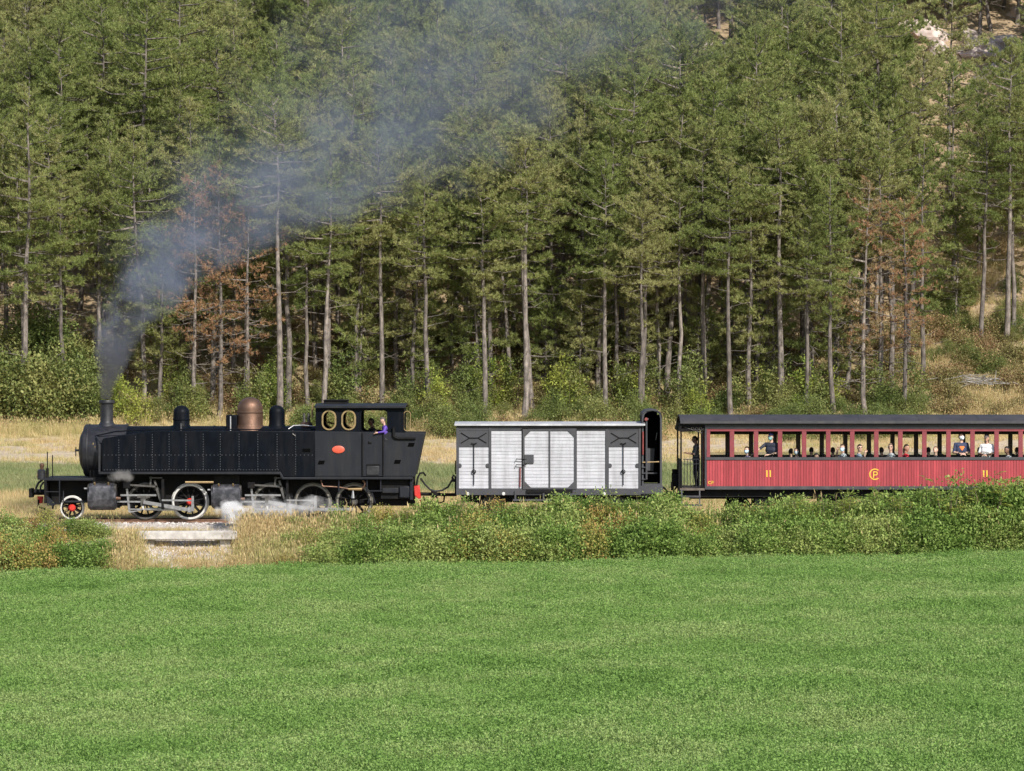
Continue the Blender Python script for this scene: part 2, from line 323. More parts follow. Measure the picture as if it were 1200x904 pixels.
def scatter(name, pts, rot, scl, idx, meshes, label, cat, mods=None):
    """uncountable plants: source meshes instanced on a cloud of points"""
    col = bpy.data.collections.new(name + '_sources')
    for i, me in enumerate(meshes):
        col.objects.link(bpy.data.objects.new('%s_source_%02d' % (name, i), me))
    pm = bpy.data.meshes.new(name); pts = np.asarray(pts, np.float32)
    pm.vertices.add(len(pts)); pm.vertices.foreach_set('co', pts.ravel())
    a = pm.attributes.new('rot', 'FLOAT_VECTOR', 'POINT'); a.data.foreach_set('vector', np.asarray(rot, np.float32).ravel())
    a = pm.attributes.new('scl', 'FLOAT_VECTOR', 'POINT'); a.data.foreach_set('vector', np.asarray(scl, np.float32).ravel())
    a = pm.attributes.new('idx', 'INT', 'POINT'); a.data.foreach_set('value', np.asarray(idx, np.int32))
    o = bpy.data.objects.new(name, pm); COL.objects.link(o)
    ng = bpy.data.node_groups.new(name, 'GeometryNodeTree')
    ng.interface.new_socket('Geometry', in_out='INPUT', socket_type='NodeSocketGeometry'); ng.interface.new_socket('Geometry', in_out='OUTPUT', socket_type='NodeSocketGeometry')
    gi = ng.nodes.new('NodeGroupInput'); go = ng.nodes.new('NodeGroupOutput')
    ci = ng.nodes.new('GeometryNodeCollectionInfo'); ci.inputs['Collection'].default_value = col; ci.inputs['Separate Children'].default_value = True; ci.inputs['Reset Children'].default_value = True
    ip = ng.nodes.new('GeometryNodeInstanceOnPoints'); ip.inputs['Pick Instance'].default_value = True
    def at(nm, ty):
        q = ng.nodes.new('GeometryNodeInputNamedAttribute'); q.data_type = ty; q.inputs['Name'].default_value = nm; return q.outputs[0]
    e2 = ng.nodes.new('FunctionNodeEulerToRotation')
    ng.links.new(at('rot', 'FLOAT_VECTOR'), e2.inputs[0]); ng.links.new(e2.outputs[0], ip.inputs['Rotation'])
    ng.links.new(at('scl', 'FLOAT_VECTOR'), ip.inputs['Scale']); ng.links.new(at('idx', 'INT'), ip.inputs['Instance Index'])
    ng.links.new(gi.outputs[0], ip.inputs['Points']); ng.links.new(ci.outputs[0], ip.inputs['Instance']); ng.links.new(ip.outputs[0], go.inputs[0])
    md = o.modifiers.new('scatter', 'NODES'); md.node_group = ng
    return tag(o, label, cat, None, 'stuff')

# ------------------------------------------------------------------ the ground: one sheet, field, bank, meadow and wooded slope
xs = np.unique(np.concatenate([np.linspace(-400, -60, 12), np.linspace(-60, 60, 121), np.linspace(60, 400, 12)]))
ys = np.unique(np.concatenate([np.linspace(-420, -80, 10), np.linspace(-80, -14, 34), np.linspace(-14, 6, 61), np.linspace(6, 58, 40), np.linspace(58, 140, 140), np.linspace(140, 700, 30)]))
gx, gy = np.meshgrid(xs, ys); gz = H(gx, gy); nx, ny = len(xs), len(ys)
q = (np.arange(ny - 1)[:, None] * nx + np.arange(nx - 1)[None, :]).ravel()
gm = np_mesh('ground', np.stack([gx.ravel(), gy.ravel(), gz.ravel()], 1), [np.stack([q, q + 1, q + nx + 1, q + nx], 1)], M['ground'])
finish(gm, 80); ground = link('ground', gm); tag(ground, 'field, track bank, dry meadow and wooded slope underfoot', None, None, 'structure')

# railway: bed of ballast with sleepers and rails
bed = MB().prismx([(-2.1, -.36), (-1.35, -.105), (1.35, -.105), (2.1, -.36)], -70, 70).build('ballast_bed', M['gravel'])
tag(bed, 'pale gravel ballast bed under the train', None, None, 'structure')
sm = MB().box(-.11, .11, -.95, .95, -.20, -.092).mesh('sleeper')
for i in range(80): link('sleeper', sm, bed, (-24 + i * .62 + random.uniform(-.02, .02), 0, random.uniform(-.006, .006)), M['sleeper'])
for sgn in (-1, 1):
    y = sgn * .535
    MB().prismx([(y - .05, -.125), (y + .05, -.125), (y + .05, -.112), (y + .01, -.10), (y + .01, -.035), (y + .03, -.028), (y + .03, -.002), (y - .03, -.002), (y - .03, -.028), (y - .01, -.035), (y - .01, -.10), (y - .05, -.112)], -60, 60).build('rail', M['rail'], bed)

# low concrete parapet beside the line, on two blocks
cx0, cx1, cy = PX(160, -4.4), PX(278, -4.4), -4.4
par = thing('concrete_parapet', ((cx0 + cx1) / 2, cy, -.75), 'low pale concrete parapet beam lying beside the rails among dry grass', 'parapet')
zt = PZ(622.5, cy); zb = PZ(632.5, cy)
MB().box(cx0, cx1, cy - .22, cy + .2, zb, zt).build('beam', M['concrete'], par, .03)
for fx in (.12, .88):
    x = cx0 + (cx1 - cx0) * fx; MB().box(x - .16, x + .16, cy - .02, cy + .18, -1.05, zb + .01).build('support_block', M['concrete'], par, .02)

# loose stones of the ballast
def stone_mesh(seed):
    r = random.Random(seed); bm = bmesh.new(); bmesh.ops.create_icosphere(bm, subdivisions=1, radius=.5)
    for v in bm.verts: v.co *= r.uniform(.7, 1.15)
    for v in bm.verts: v.co.z *= .7
    me = bpy.data.meshes.new('stone'); bm.to_mesh(me); bm.free(); me.materials.append(M['stone']); return me
n = 9000; x = rng.uniform(-17, 17, n); y = rng.uniform(-2.3, 2.0, n); z = np.where(np.abs(y) < 1.35, -.10, -.105 - .25 * (np.abs(y) - 1.35) / .75)
n2 = 3500; xa = rng.uniform(PX(150), PX(285), n2); ya = rng.uniform(-6.6, -2.2, n2)
P = np.concatenate([np.stack([x, y, z], 1), np.stack([xa, ya, H(xa, ya)], 1)])
scatter('loose_ballast_stones', P, rng.uniform(0, 6.28, (len(P), 3)), np.repeat(rng.uniform(.03, .085, (len(P), 1)), 3, 1), rng.integers(0, 4, len(P)), [stone_mesh(i) for i in range(4)],
        'loose pale grey ballast stones strewn along the track', 'gravel')

# ------------------------------------------------------------------ plants
def rand_dirs(n):
    v = rng.normal(size=(n, 3)); return v / np.linalg.norm(v, axis=1, keepdims=True)
def norm(v): return v / np.maximum(np.linalg.norm(v, axis=-1, keepdims=True), 1e-6)
def leaf_quads(c, d, nrm, ln, wd):
    """folded leaf (two triangles) from its stalk point c along d, facing nrm"""
    s = norm(np.cross(d, nrm)); ln = ln[:, None]; wd = wd[:, None]
    mid = c + d * ln * .5 + nrm * ln * .06
    V = np.stack([c, mid + s * wd * .5, c + d * ln, mid - s * wd * .5], 1).reshape(-1, 3); k = np.arange(len(c))[:, None] * 4
    return V, k + np.array([[0, 1, 2, 3]])
def blades(c, d, ln, wd):
    s = norm(np.cross(d, rand_dirs(len(c)))); w = wd[:, None] * .5
    V = np.stack([c - s * w, c + s * w, c + d * ln[:, None]], 1).reshape(-1, 3); k = np.arange(len(c))[:, None] * 3
    return V, k + np.array([[0, 1, 2]])
def alfalfa_patch(seed):
    n = 85; p = rng.normal(0, .2, (n, 2)); c = np.zeros((n, 3)); c[:, :2] = p
    hgt = rng.uniform(.24, .42, n); lean = rng.normal(0, .12, (n, 2)); C = []; D = []; N = []; Ln = []
    for j in range(14):
        t = .30 + .70 * rng.random(n); q = c.copy(); q[:, :2] += lean * t[:, None]; q[:, 2] = hgt * t
        d = rand_dirs(n); d[:, 2] = np.abs(d[:, 2]) * .8 + .1; d = norm(d); C.append(q); D.append(d); N.append(norm(rand_dirs(n) + np.array([0, -.15, 1.1]))); Ln.append(rng.uniform(.028, .050, n))
    C, D, N, Ln = map(np.concatenate, (C, D, N, Ln)); V, F = leaf_quads(C, D, N, Ln, Ln * .55)
    return np_mesh('alfalfa', V, [F], M['alfalfa'])
st = .36; ax, ay = np.meshgrid(np.arange(-26, 26, st), np.arange(-72, -2, st)); ax, ay = ax.ravel(), ay.ravel()
ax = ax + rng.uniform(-.5, .5, ax.size) * st; ay = ay + rng.uniform(-.5, .5, ay.size) * st
k = (ay < edge_y(ax) + .25 * np.sin(ax * 1.7) + .15 * np.sin(ax * 4.1)) & (np.abs(ax) < (ay - CAM_Y) * 600 / FPX + 3.5); ax, ay = ax[k], ay[k]
vig = 1 + .10 * wob(ax, ay, .45, 5) + .08 * wob(ax, ay, 1.6, 6) + rng.normal(0, .08, ax.size)
sc = np.clip(vig, .55, 1.5)
scatter('alfalfa_crop', np.stack([ax, ay, H(ax, ay)], 1), np.stack([rng.normal(0, .06, ax.size), rng.normal(0, .06, ax.size), rng.uniform(0, 6.28, ax.size)], 1), np.stack([sc * .95, sc * .95, sc], 1), rng.integers(0, 5, ax.size),
        [alfalfa_patch(i) for i in range(5)], 'dense bright green alfalfa crop filling the field', 'crop')

def grass_tuft(name, m, n, h, spread, wd, lean=.35, heads=False):
    c = np.zeros((n, 3)); c[:, :2] = rng.normal(0, spread, (n, 2)); d = norm(np.stack([rng.normal(0, lean, n), rng.normal(0, lean, n), np.ones(n)], 1))
    ln = h * rng.uniform(.45, 1.05, n); V, F = blades(c, d, ln, np.full(n, wd)); Fs = [F]; Vs = [V]
    if heads:
        k = rng.random(n) < .4; tip = (c + d * ln[:, None] * .86)[k]; V2, F2 = leaf_quads(tip, norm(d[k] + rng.normal(0, .12, (k.sum(), 3))), rand_dirs(k.sum()), np.full(k.sum(), .15), np.full(k.sum(), .035)); Fs.append(F2 + len(V)); Vs.append(V2)
    return np_mesh(name, np.concatenate(Vs), Fs, m)
tall = [grass_tuft('straw', M['straw'], 46, .95, .14, .016, .22, True) for _ in range(4)]
short = [grass_tuft('stubble', M['straw'], 60, .28, .22, .016, .5) for _ in range(3)]
mead = [grass_tuft('meadow', M['greengrass'], 60, .30, .25, .02, .5) for _ in range(3)]
def field_pts(x0, x1, y0, y1, n, clump=0.):
    x = rng.uniform(x0, x1, n); y = rng.uniform(y0, y1, n)
    if clump:
        k = wob(x, y, clump, 9) > rng.uniform(-1, .6, n); x, y = x[k], y[k]
    return x, y
def put(name, x, y, meshes, s0, s1, label, cat):
    n = len(x); s = rng.uniform(s0, s1, n)
    return scatter(name, np.stack([x, y, H(x, y)], 1), np.stack([rng.normal(0, .08, n), rng.normal(0, .08, n), rng.uniform(0, 6.28, n)], 1), np.stack([s, s, s], 1), rng.integers(0, len(meshes), n), meshes, label, cat)
# golden grass on the track bank: thick round the parapet, thin elsewhere
px = np.concatenate([rng.normal(328, 28, 600), rng.normal(152, 12, 150), rng.uniform(150, 285, 70), rng.uniform(280, 420, 90), rng.uniform(20, 140, 10)])
yy = np.concatenate([rng.uniform(-7.0, -3.0, 600), rng.uniform(-7.4, -4.6, 150), rng.choice([-1, 1], 70) * .35 + rng.choice([-6.7, -6.4, -5.4], 70), rng.uniform(-4.0, -3.0, 90), rng.uniform(-3.4, -2.6, 10)])
xx = PX(px, yy); k = ~((xx > cx0 + .15) & (xx < cx1 - .1) & (yy < cy + .3) & (yy > -6.2)); xx, yy = xx[k], yy[k]
put('bank_grass', xx, yy, tall, .38, .88, 'tall golden dry grass on the bank in front of the locomotive', 'dry grass')
px = rng.uniform(330, 1210, 150); yy = rng.uniform(-6.6, -3.0, 150); put('hedge_grass', PX(px, yy)[:60], yy[:60] * .6 - 1.4, tall, .9, 1.5, 'dry grass stalks growing up through the hedge', 'dry grass')
x, y = field_pts(PX(140), PX(290), -7.1, -2.3, 420, .9); put('bank_stubble', x, y, short, .5, 1.0, 'short pale dry grass around the concrete parapet', 'dry grass')
x, y = field_pts(-24, 24, 2.3, 16.5, 5200); x2, y2 = field_pts(-30, 30, 33, 60, 4200, .4)
put('dry_meadow', np.concatenate([x, x2]), np.concatenate([y, y2]), short, .6, 1.3, 'short straw coloured grass of the mown meadow behind the train', 'dry grass')
x, y = field_pts(-28, 28, 16, 33, 6500); put('green_meadow', x, y, mead, .6, 1.15, 'strip of short pale green meadow behind the train', 'grass')
x, y = field_pts(-36, 36, 54, 64, 2600, .5); x2, y2 = field_pts(PX(1080, 62), 42, 56, 84, 4200, .5)
put('wood_edge_grass', np.concatenate([x, x2]), np.concatenate([y, y2]), tall, .45, .95, 'golden grass along the foot of the wooded slope', 'dry grass')
x, y = field_pts(-44, 44, 62, 110, 3400, .35); put('woodland_floor_grass', x, y, short, .8, 1.9, 'sparse dry grass on the pine wood floor', 'dry grass')

# ------------------------------------------------------------------ bushes
def bush(name, leafm, rx, rz, nclump, per, leaf, seed, lumpy=.25, spiky=0):
    """foliage mesh and stem mesh of one bush with its foot at the origin"""
    th = rng.uniform(0, 2 * np.pi, nclump); u = rng.random(nclump) ** .45; zz = rng.random(nclump)
    prof = np.sqrt(np.clip(1 - (zz * 1.02 - .28) ** 2 / .62, .05, 1)) * rng.uniform(.62, 1.28, 40)[(np.floor(th / 6.2832 * 8) % 8).astype(int) + 8 * np.clip(np.floor(zz * 4), 0, 3).astype(int)]; ztop = rng.uniform(.72, 1.12, 8)[(np.floor(th / 6.2832 * 8) % 8).astype(int)]
    cc = np.stack([np.cos(th) * u * rx * prof, np.sin(th) * u * rx * prof, (.06 + zz * .94 * ztop) * rz * (1 - .25 * u * u)], 1) + rng.normal(0, lumpy * .25 * rx, (nclump, 3))
    cc[:, 2] = np.clip(cc[:, 2], .08, None)
    c = np.repeat(cc, per, 0); off = rng.normal(0, 1, c.shape) * (.15 * rx) * np.array([1, 1, .8]); c = c + off; c[:, 2] = np.clip(c[:, 2], .02, None)
    d = norm(off + np.stack([np.zeros(len(c)), np.zeros(len(c)), np.full(len(c), .05)], 1) + rng.normal(0, .15 * rx, c.shape)); nr = norm(rand_dirs(len(c)) * .8 + np.array([0, 0, .9]))
    ln = leaf * rng.uniform(.6, 1.3, len(c)); V, F = leaf_quads(c, d, nr, ln, ln * .6)
    fol = np_mesh('foliage', V, [F], leafm)
    b = MB()
    for i in range(9):
        t = cc[rng.integers(0, nclump)]; b.tube([(rng.normal(0, .08), rng.normal(0, .08), -.1), (t[0] * .45, t[1] * .45, t[2] * .55), tuple(t)], [.022, .014, .006], 5)
    st = b.mesh('stems'); st.materials.append(M['stem']); return fol, st
def sapling(h, seed):
    """locust sapling: upright shoots carrying feathered leaves"""
    C = []; D = []; N = []; b = MB()
    for s in range(4):
        a = rng.uniform(0, 6.28); top = np.array([math.cos(a) * .35, math.sin(a) * .35, h * rng.uniform(.7, 1.0)]); b.tube([(0, 0, -.1), tuple(top * .5 + np.array([0, 0, .1])), tuple(top)], [.022, .014, .005], 5)
        for i in range(20):
            t = rng.uniform(.3, 1); p = top * t; az = rng.uniform(0, 6.28); out = np.array([math.cos(az), math.sin(az), rng.uniform(.0, .8)]); out /= np.linalg.norm(out); L = rng.uniform(.22, .38)
            side = np.cross(out, [0, 0, 1]); side /= np.linalg.norm(side)
            for j in range(8):
                f = (j + 1.5) / 9.5; base = p + out * L * f + np.array([0, 0, -.10 * f * f])
                for sg in (-1, 1): C.append(base); D.append(side * sg + out * .35); N.append([0, 0, 1] + rng.normal(0, .25, 3))
    C, D, N = np.array(C), norm(np.array(D)), norm(np.array(N)); ln = rng.uniform(.05, .08, len(C)); V, F = leaf_quads(C, D, N, ln, ln * .5)
    st = b.mesh('stems'); st.materials.append(M['stem']); return np_mesh('foliage', V, [F], M['locust']), st
B = {'bramble': [bush('b', M['bramble'], 1.0, 1.5, 110, 58, .088, i) for i in range(5)],
     'yellow': [bush('b', M['bramble_yellow'], .9, 1.3, 75, 55, .07, i) for i in range(2)],
     'sapling': [sapling(1.9, i) for i in range(4)],
     'broad': [bush('b', M['broad'], 1.35, 2.5, 85, 55, .12, i) for i in range(5)],
     'under': [bush('b', M['locust'] if i == 1 else M['broad'], .9, 3.4, 46, 34, .13, i, .6) for i in range(3)],
     'scrub': [bush('b', M['scrub'], 1.0, 1.1, 60, 50, .09, i) for i in range(3)]}
cnt = {}
def plant(kind, name, x, y, s, label, group, cat='shrub', sz=None, z=None):
    i = cnt.get(kind, 0); cnt[kind] = i + 1; fol, st = B[kind][i % len(B[kind])]
    t = thing(name, (x, y, float(H(x, y)) - .03 if z is None else z), label, cat, group)
    t.rotation_euler.z = random.uniform(0, 6.28); t.scale = (s, s, s * (sz or 1))
    f = link('foliage', fol, t); link('stems', st, t); return t
# hedge along the line, between field and track
ZN = [(0, 'the line ahead'), (90, 'the front buffer'), (165, 'the chimney'), (250, 'the front sand dome'), (309, 'the copper dome'), (345, 'the rear sand dome'), (420, 'the cab windows'), (460, 'the cab opening'), (500, 'the coal bunker'), (535, 'the engine coupling'), (600, 'the wagon end next the engine'), (680, 'the wagon door'), (750, 'the wagon end with the hut'), (780, 'the brakeman hut'), (830, 'the carriage platform'), (900, 'the first carriage windows'), (980, 'the blue capped passenger'), (1060, 'the carriage monogram'), (1110, 'the child in red'), (1145, 'the orange emblem passenger'), (9999, 'the last carriage windows')]
def zone(px): return next(t for a, t in ZN if px <= a)
def hedge_zone(px):
    return 'in the hedge before ' + zone(px)
def hedge_top(px):                                 # height of the hedge line read along the photograph
    return float(np.interp(px, [0, 60, 110, 145, 330, 380, 440, 520, 560, 640, 700, 760, 830, 900, 1000, 1100, 1200], [604, 606, 612, 628, 622, 606, 598, 592, 590, 590, 584, 584, 600, 586, 583, 576, 568]))
for row, (ry, step) in enumerate(((0, 26), (.5, 27), (1, 24))):
    px = -20 + row * 9
    while px < 1225:
        p = px + random.uniform(-7, 7); px += step
        if 138 < p < (345 if row == 0 else 318): continue
        e_ = float(edge_y(PX(p, -6))) + .55; y = -3.4 + (e_ + 3.4) * ry + random.uniform(-.25, .25); x = PX(p, y); z0 = float(H(x, y))
        top = PZ(hedge_top(p) + (-1, 12, 28)[row] + random.uniform(-6, 6), y); hgt = max(.55, top - z0)
        kind = 'bramble'
        if random.random() < .06 or (540 < p < 700 and random.random() < .22) or (770 < p < 830 and random.random() < .6): kind = 'yellow'
        if p < 150 and random.random() < .3: kind = 'yellow'
        nm, lab = ('bramble_bush', 'leafy green bramble bush ') if kind == 'bramble' else ('yellowing_bush', 'bush with yellowing leaves ')
        base = 1.5 if kind == 'bramble' else 1.3; s = hgt / base
        plant(kind, nm, x, y, np.clip(s * 1.05, .6, 1.25), lab + hedge_zone(p), ('bramble bushes ' if kind == 'bramble' else 'yellowing bushes ') + hedge_zone(p), 'bush', np.clip(s * 1.08 / np.clip(s * 1.05, .6, 1.25), .6, 1.35))
for p, tp in ((1020, 562), (985, 574), (1085, 560), (1112, 556), (1140, 556), (1160, 549), (1182, 560), (1205, 556), (940, 580), (1060, 572), (865, 592)):
    y = -4.4 + random.uniform(-.5, .5); x = PX(p, y); z0 = float(H(x, y)); s = (PZ(tp, y) - z0) / 1.85
    plant('sapling', 'locust_sapling', x, y, s, 'feathery locust sapling rising from the hedge against the red carriage', 'locust saplings in the hedge', 'sapling')

for i in range(38):
    p = random.uniform(350, 1000); y = random.uniform(-4.6, -3.4); x = PX(p, y); z0 = float(H(x, y)); s = (PZ(hedge_top(p) - random.uniform(-2, 9), y) - z0) / 1.85
    plant('sapling', 'leafy_shoot', x, y, s, 'upright leafy shoots ' + hedge_zone(p), 'leafy shoots ' + hedge_zone(p), 'shoot')
# ------------------------------------------------------------------ pines
def pine(h, c0, spread, dens, leafm, dead=9, seed=0, sparse=1.0):
    b = MB(); r0 = .0095 * h + .018; n = 9
    wx = np.cumsum(rng.normal(0, .075, n)) * .9; wy = np.cumsum(rng.normal(0, .045, n)) * .9; zs = np.linspace(-.4, h, n); wx[0] = wy[0] = 0
    def tr(z): return np.array([np.interp(z, zs, wx), np.interp(z, zs, wy), z])
    b.tube([tr(z) for z in zs], [r0 * 1.15 if i == 0 else r0 * (1 - .93 * (z / h) ** 1.15) for i, z in enumerate(np.clip(zs, 0, h))], 9)
    for i in range(dead):                          # bare broken lower branches
        z = h * rng.uniform(.14, c0 + .18); a = rng.uniform(0, 6.28); L = rng.uniform(.3, 1.7); o = tr(z); e = rng.uniform(-.25, .3)
        d = np.array([math.cos(a), math.sin(a), e]); m_ = o + d * L * .55 + [0, 0, -.04]; tip = o + d * L + [rng.normal(0, .15), rng.normal(0, .15), rng.normal(0, .15)]
        b.tube([o, m_, tip], [.022, .013, .005], 4, False)
        if L > .8: b.tube([m_, m_ + (tip - m_) * .5 + rng.normal(0, .2, 3)], [.012, .004], 3, False)
    T = []; A = []; nb = int(46 * (1 - c0) * h / 8 * dens); ga = rng.uniform(0, 6.28)
    for i in range(nb):
        t = (i + rng.random()) / nb; z = h * (c0 + (1 - c0) * t * .985); ga += 2.399 + rng.normal(0, .35)
        prof = (.40 + .60 * min(1, t / .3)) * (1 - t ** 3) ** .8 * .82 + .18
        L = spread * prof * rng.uniform(.42, 1.25); el = -.10 + .75 * t ** 1.3 + rng.normal(0, .10); o = tr(z)
        d = np.array([math.cos(ga) * math.cos(el), math.sin(ga) * math.cos(el), math.sin(el)]); mid = o + d * L * .55 + [0, 0, -.05 * L]; tip = o + d * L + [0, 0, .10 * L]
        b.tube([o, mid, tip], [.02 + .012 * L, .014 + .004 * L, .006], 3, False)
        side = np.cross(d, [0, 0, 1]); side /= np.linalg.norm(side); m = max(4, int(L * 23 * sparse + 3))
        s = .17 + .88 * rng.random(m) ** .85; w = rng.normal(0, .20, m) * L * (1.15 - .5 * s)
        p = o + d * (L * s)[:, None] + side * w[:, None]; p[:, 2] += rng.normal(.03, .075, m) + .09 * L * s * s - .05 * np.abs(w)
        T.append(p); A.append(np.tile(d * .55 + [0, 0, .65], (m, 1)) + side * np.sign(w)[:, None] * .35)
    T, A = np.concatenate(T), np.concatenate(A); k = 13
    c = np.repeat(T, k, 0) + rng.normal(0, .022, (len(T) * k, 3)); d = norm(np.repeat(A, k, 0) + rand_dirs(len(c)) * .95)
    V, F = blades(c, d, rng.uniform(.12, .21, len(c)), np.full(len(c), .032)); cm = np_mesh('crown', V, [F], leafm)
    tm = b.mesh('trunk', ang=60); tm.materials.append(M['bark']); return tm, cm
PV = {'edge': [pine(h, c, s, d, M['pine']) for h, c, s, d in ((12.6, .52, 2.1, 1.15), (14.2, .58, 2.4, 1.15), (11.6, .47, 2.0, 1.05), (13.0, .34, 2.1, .75), (12.0, .55, 2.2, 1.1), (13.4, .62, 2.5, 1.2), (12.4, .40, 1.8, .8), (11.0, .28, 1.9, .8))],
      'slope': [pine(h, c, s, d, m_, 10) for h, c, s, d, m_ in ((10.8, .26, 2.3, 1.1, M['pine']), (9.6, .20, 2.1, 1.1, M['pine_dark']), (11.6, .32, 2.4, 1.05, M['pine']), (8.6, .16, 2.0, 1.2, M['pine']), (10.2, .36, 2.2, 1.0, M['pine']))],
      'rust': [pine(12.0, .24, 2.2, .75, M['pine_rust'], 34, 0, .55), pine(11.5, .30, 2.0, .7, M['pine_rust'], 34, 0, .5)],
      'young': [pine(5.5, .10, 1.5, 1.3, M['pine'], 4), pine(7.0, .16, 1.7, 1.2, M['pine'], 6)]}
pc = {}; spots = []
def tree(kind, x, y, s, label, group, name='pine_tree', tilt=0, var=None):
    i = pc.get(kind, 0); pc[kind] = i + 1; tm, cm = PV[kind][(i if var is None else var) % len(PV[kind])]
    t = thing(name, (x, y, float(H(x, y)) - .05), label, 'tree', group); t.rotation_euler = (random.gauss(0, .018), tilt + random.gauss(0, .028), random.uniform(0, 6.28)); t.scale = (s, s, s * random.uniform(.94, 1.08))
    link('trunk', tm, t); link('crown', cm, t); spots.append((x, y)); return t
front = [(8, 440), (68, 372), (113, 455), (136, 420), (170, 474), (209, 405), (221, 440), (249, 470), (289, 478), (337, 484), (362, 488), (387, 474), (417, 476), (446, 484), (465, 455), (482, 478), (501, 491), (532, 400), (563, 462), (573, 476),
         (597, 470), (613, 495), (626, 490), (654, 462), (709, 492), (735, 458), (771, 474), (782, 466), (797, 493), (828, 460), (850, 440), (878, 488), (886, 470), (902, 452), (914, 462), (938, 448), (953, 462), (973, 458), (991, 470), (1079, 455), (1150, 408), (1179, 405), (1186, 398), (-20, 470), (-45, 440), (1230, 410), (1250, 380)]
def behind(px):
    return 'behind ' + zone(px)
for px, py in front:
    x, y, z = hit(px, py); tree('edge', x, y, random.uniform(.92, 1.12), 'tall bare trunked pine at wood edge ' + behind(px), 'wood edge pines ' + behind(px))
for px, py, v in ((256, 496, 0), (290, 494, 1), (226, 490, 1), (1016, 492, 0), (1060, 490, 1)):
    x, y, z = hit(px, py); tree('rust', x, y, .95, 'half dead pine with rust brown needles growing ' + behind(px), 'browning pines ' + behind(px), 'browning_pine', 0, v)
for px, py in ((420, 470), (560, 476), (640, 466), (760, 470), (820, 462), (905, 474), (980, 466), (330, 462), (190, 470), (150, 450), (500, 470), (680, 476), (440, 452), (590, 440), (700, 440), (530, 430), (855, 455), (300, 440), (1120, 380)):
    x, y, z = hit(px, py); tree('young', x, y, random.uniform(.9, 1.25), 'young low pine under the taller trunks ' + behind(px), 'young pines ' + behind(px), 'young_pine')
ok = 0; tries = 0
rocky = [hit(px, py)[:2] for px, py in ((1085, 50), (1160, 75), (845, 75), (1175, 100), (1070, 60))]
while ok < 246 and tries < 30000:
    tries += 1; y = 61.5 + 33 * random.random() ** 1.1; x = random.uniform(-1, 1) * ((y - CAM_Y) * 600 / FPX + 4)
    if x > PX(1085, y) and y < 77: continue
    if x < PX(150, y) and y < 74 and random.random() < .7: continue
    if any((x - a) ** 2 + (y - c) ** 2 < (1.35 if y < 78 else 1.7) ** 2 for a, c in spots): continue
    if any(abs(x - a * (y - CAM_Y) / (c - CAM_Y)) < 1.8 and -26 < y - c < 1.5 for a, c in rocky): continue
    up = y > 92
    tree('edge' if y < 80 else 'slope', x, y, random.uniform(.85, 1.2), ('green pine high on the wooded slope ' if up else 'green pine a little way inside the wood ') + behind(600 + x * FPX / (y - CAM_Y)), ('pines high on the slope ' if up else 'pines inside the wood ') + behind(600 + x * FPX / (y - CAM_Y)), 'pine_tree'); ok += 1
# beyond the individuals: the closed canopy higher up, too many to count
def joined(tm, cm):
    bm = bmesh.new(); bm.from_mesh(tm); n0 = len(bm.faces); bm.from_mesh(cm); bm.faces.ensure_lookup_table()
    for f in bm.faces[n0:]: f.material_index = 1
    me = bpy.data.meshes.new('far_pine'); bm.to_mesh(me); bm.free(); me.materials.append(tm.materials[0]); me.materials.append(cm.materials[0]); return me
fy = rng.uniform(89, 165, 720); fx = rng.uniform(-1, 1, 720) * ((fy - CAM_Y) * 600 / FPX + 5); k = np.ones(720, bool)
for a, c in rocky: k &= ~((np.abs(fx - a * (fy - CAM_Y) / (c - CAM_Y)) < 1.8) & (fy - c > -26) & (fy - c < 1.5))
fx, fy = fx[k], fy[k]
oy = rng.uniform(62, 165, 640); ox = rng.choice([-1, 1], 640) * ((oy - CAM_Y) * 600 / FPX + 4 + 32 * rng.random(640)); ko = ~((ox > 0) & (oy < 78)); fx = np.concatenate([fx, ox[ko]]); fy = np.concatenate([fy, oy[ko]])   # the wood goes on to both sides
s_ = rng.uniform(.85, 1.2, len(fx))
scatter('upper_slope_pines', np.stack([fx, fy, H(fx, fy)], 1), np.stack([rng.normal(0, .025, len(fx)), rng.normal(0, .025, len(fx)), rng.uniform(0, 6.28, len(fx))], 1), np.stack([s_] * 3, 1), rng.integers(0, 5, len(fx)), [joined(*p) for p in PV['slope']],
        'closed canopy of pines covering the top and sides of the slope', 'pine wood')
# dead leaning trunks
def dead_pole(px, py, topx, topy, br):
    x, y, z = hit(px, py); t = thing('dead_pine_pole', (x, y, z), 'bleached dead leaning trunk among the pines ' + behind(px), 'dead tree', 'dead trunks ' + behind(px))
    tx, tz = PX(topx, y), PZ(topy, y); b = MB(); b.tube([(x, y, z - .2), ((x + tx) / 2 + .05, y, (z + tz) / 2), (tx, y + .3, tz)], [.10, .08, .03], 7); b.build('trunk', M['deadwood'], t)
    for i in range(br):
        f = random.uniform(.4, .95); p = Vector((x + (tx - x) * f, y + .3 * f, z + (tz - z) * f)); e = p + Vector((random.uniform(-1, 1), random.uniform(-.4, .4), random.uniform(0, .5)))
        MB().tube([p, e], [.03, .008], 4).build('branch', M['deadwood'], t)
dead_pole(690, 442, 673, 335, 2); dead_pole(703, 450, 699, 408, 1); dead_pole(834, 450, 826, 380, 1)
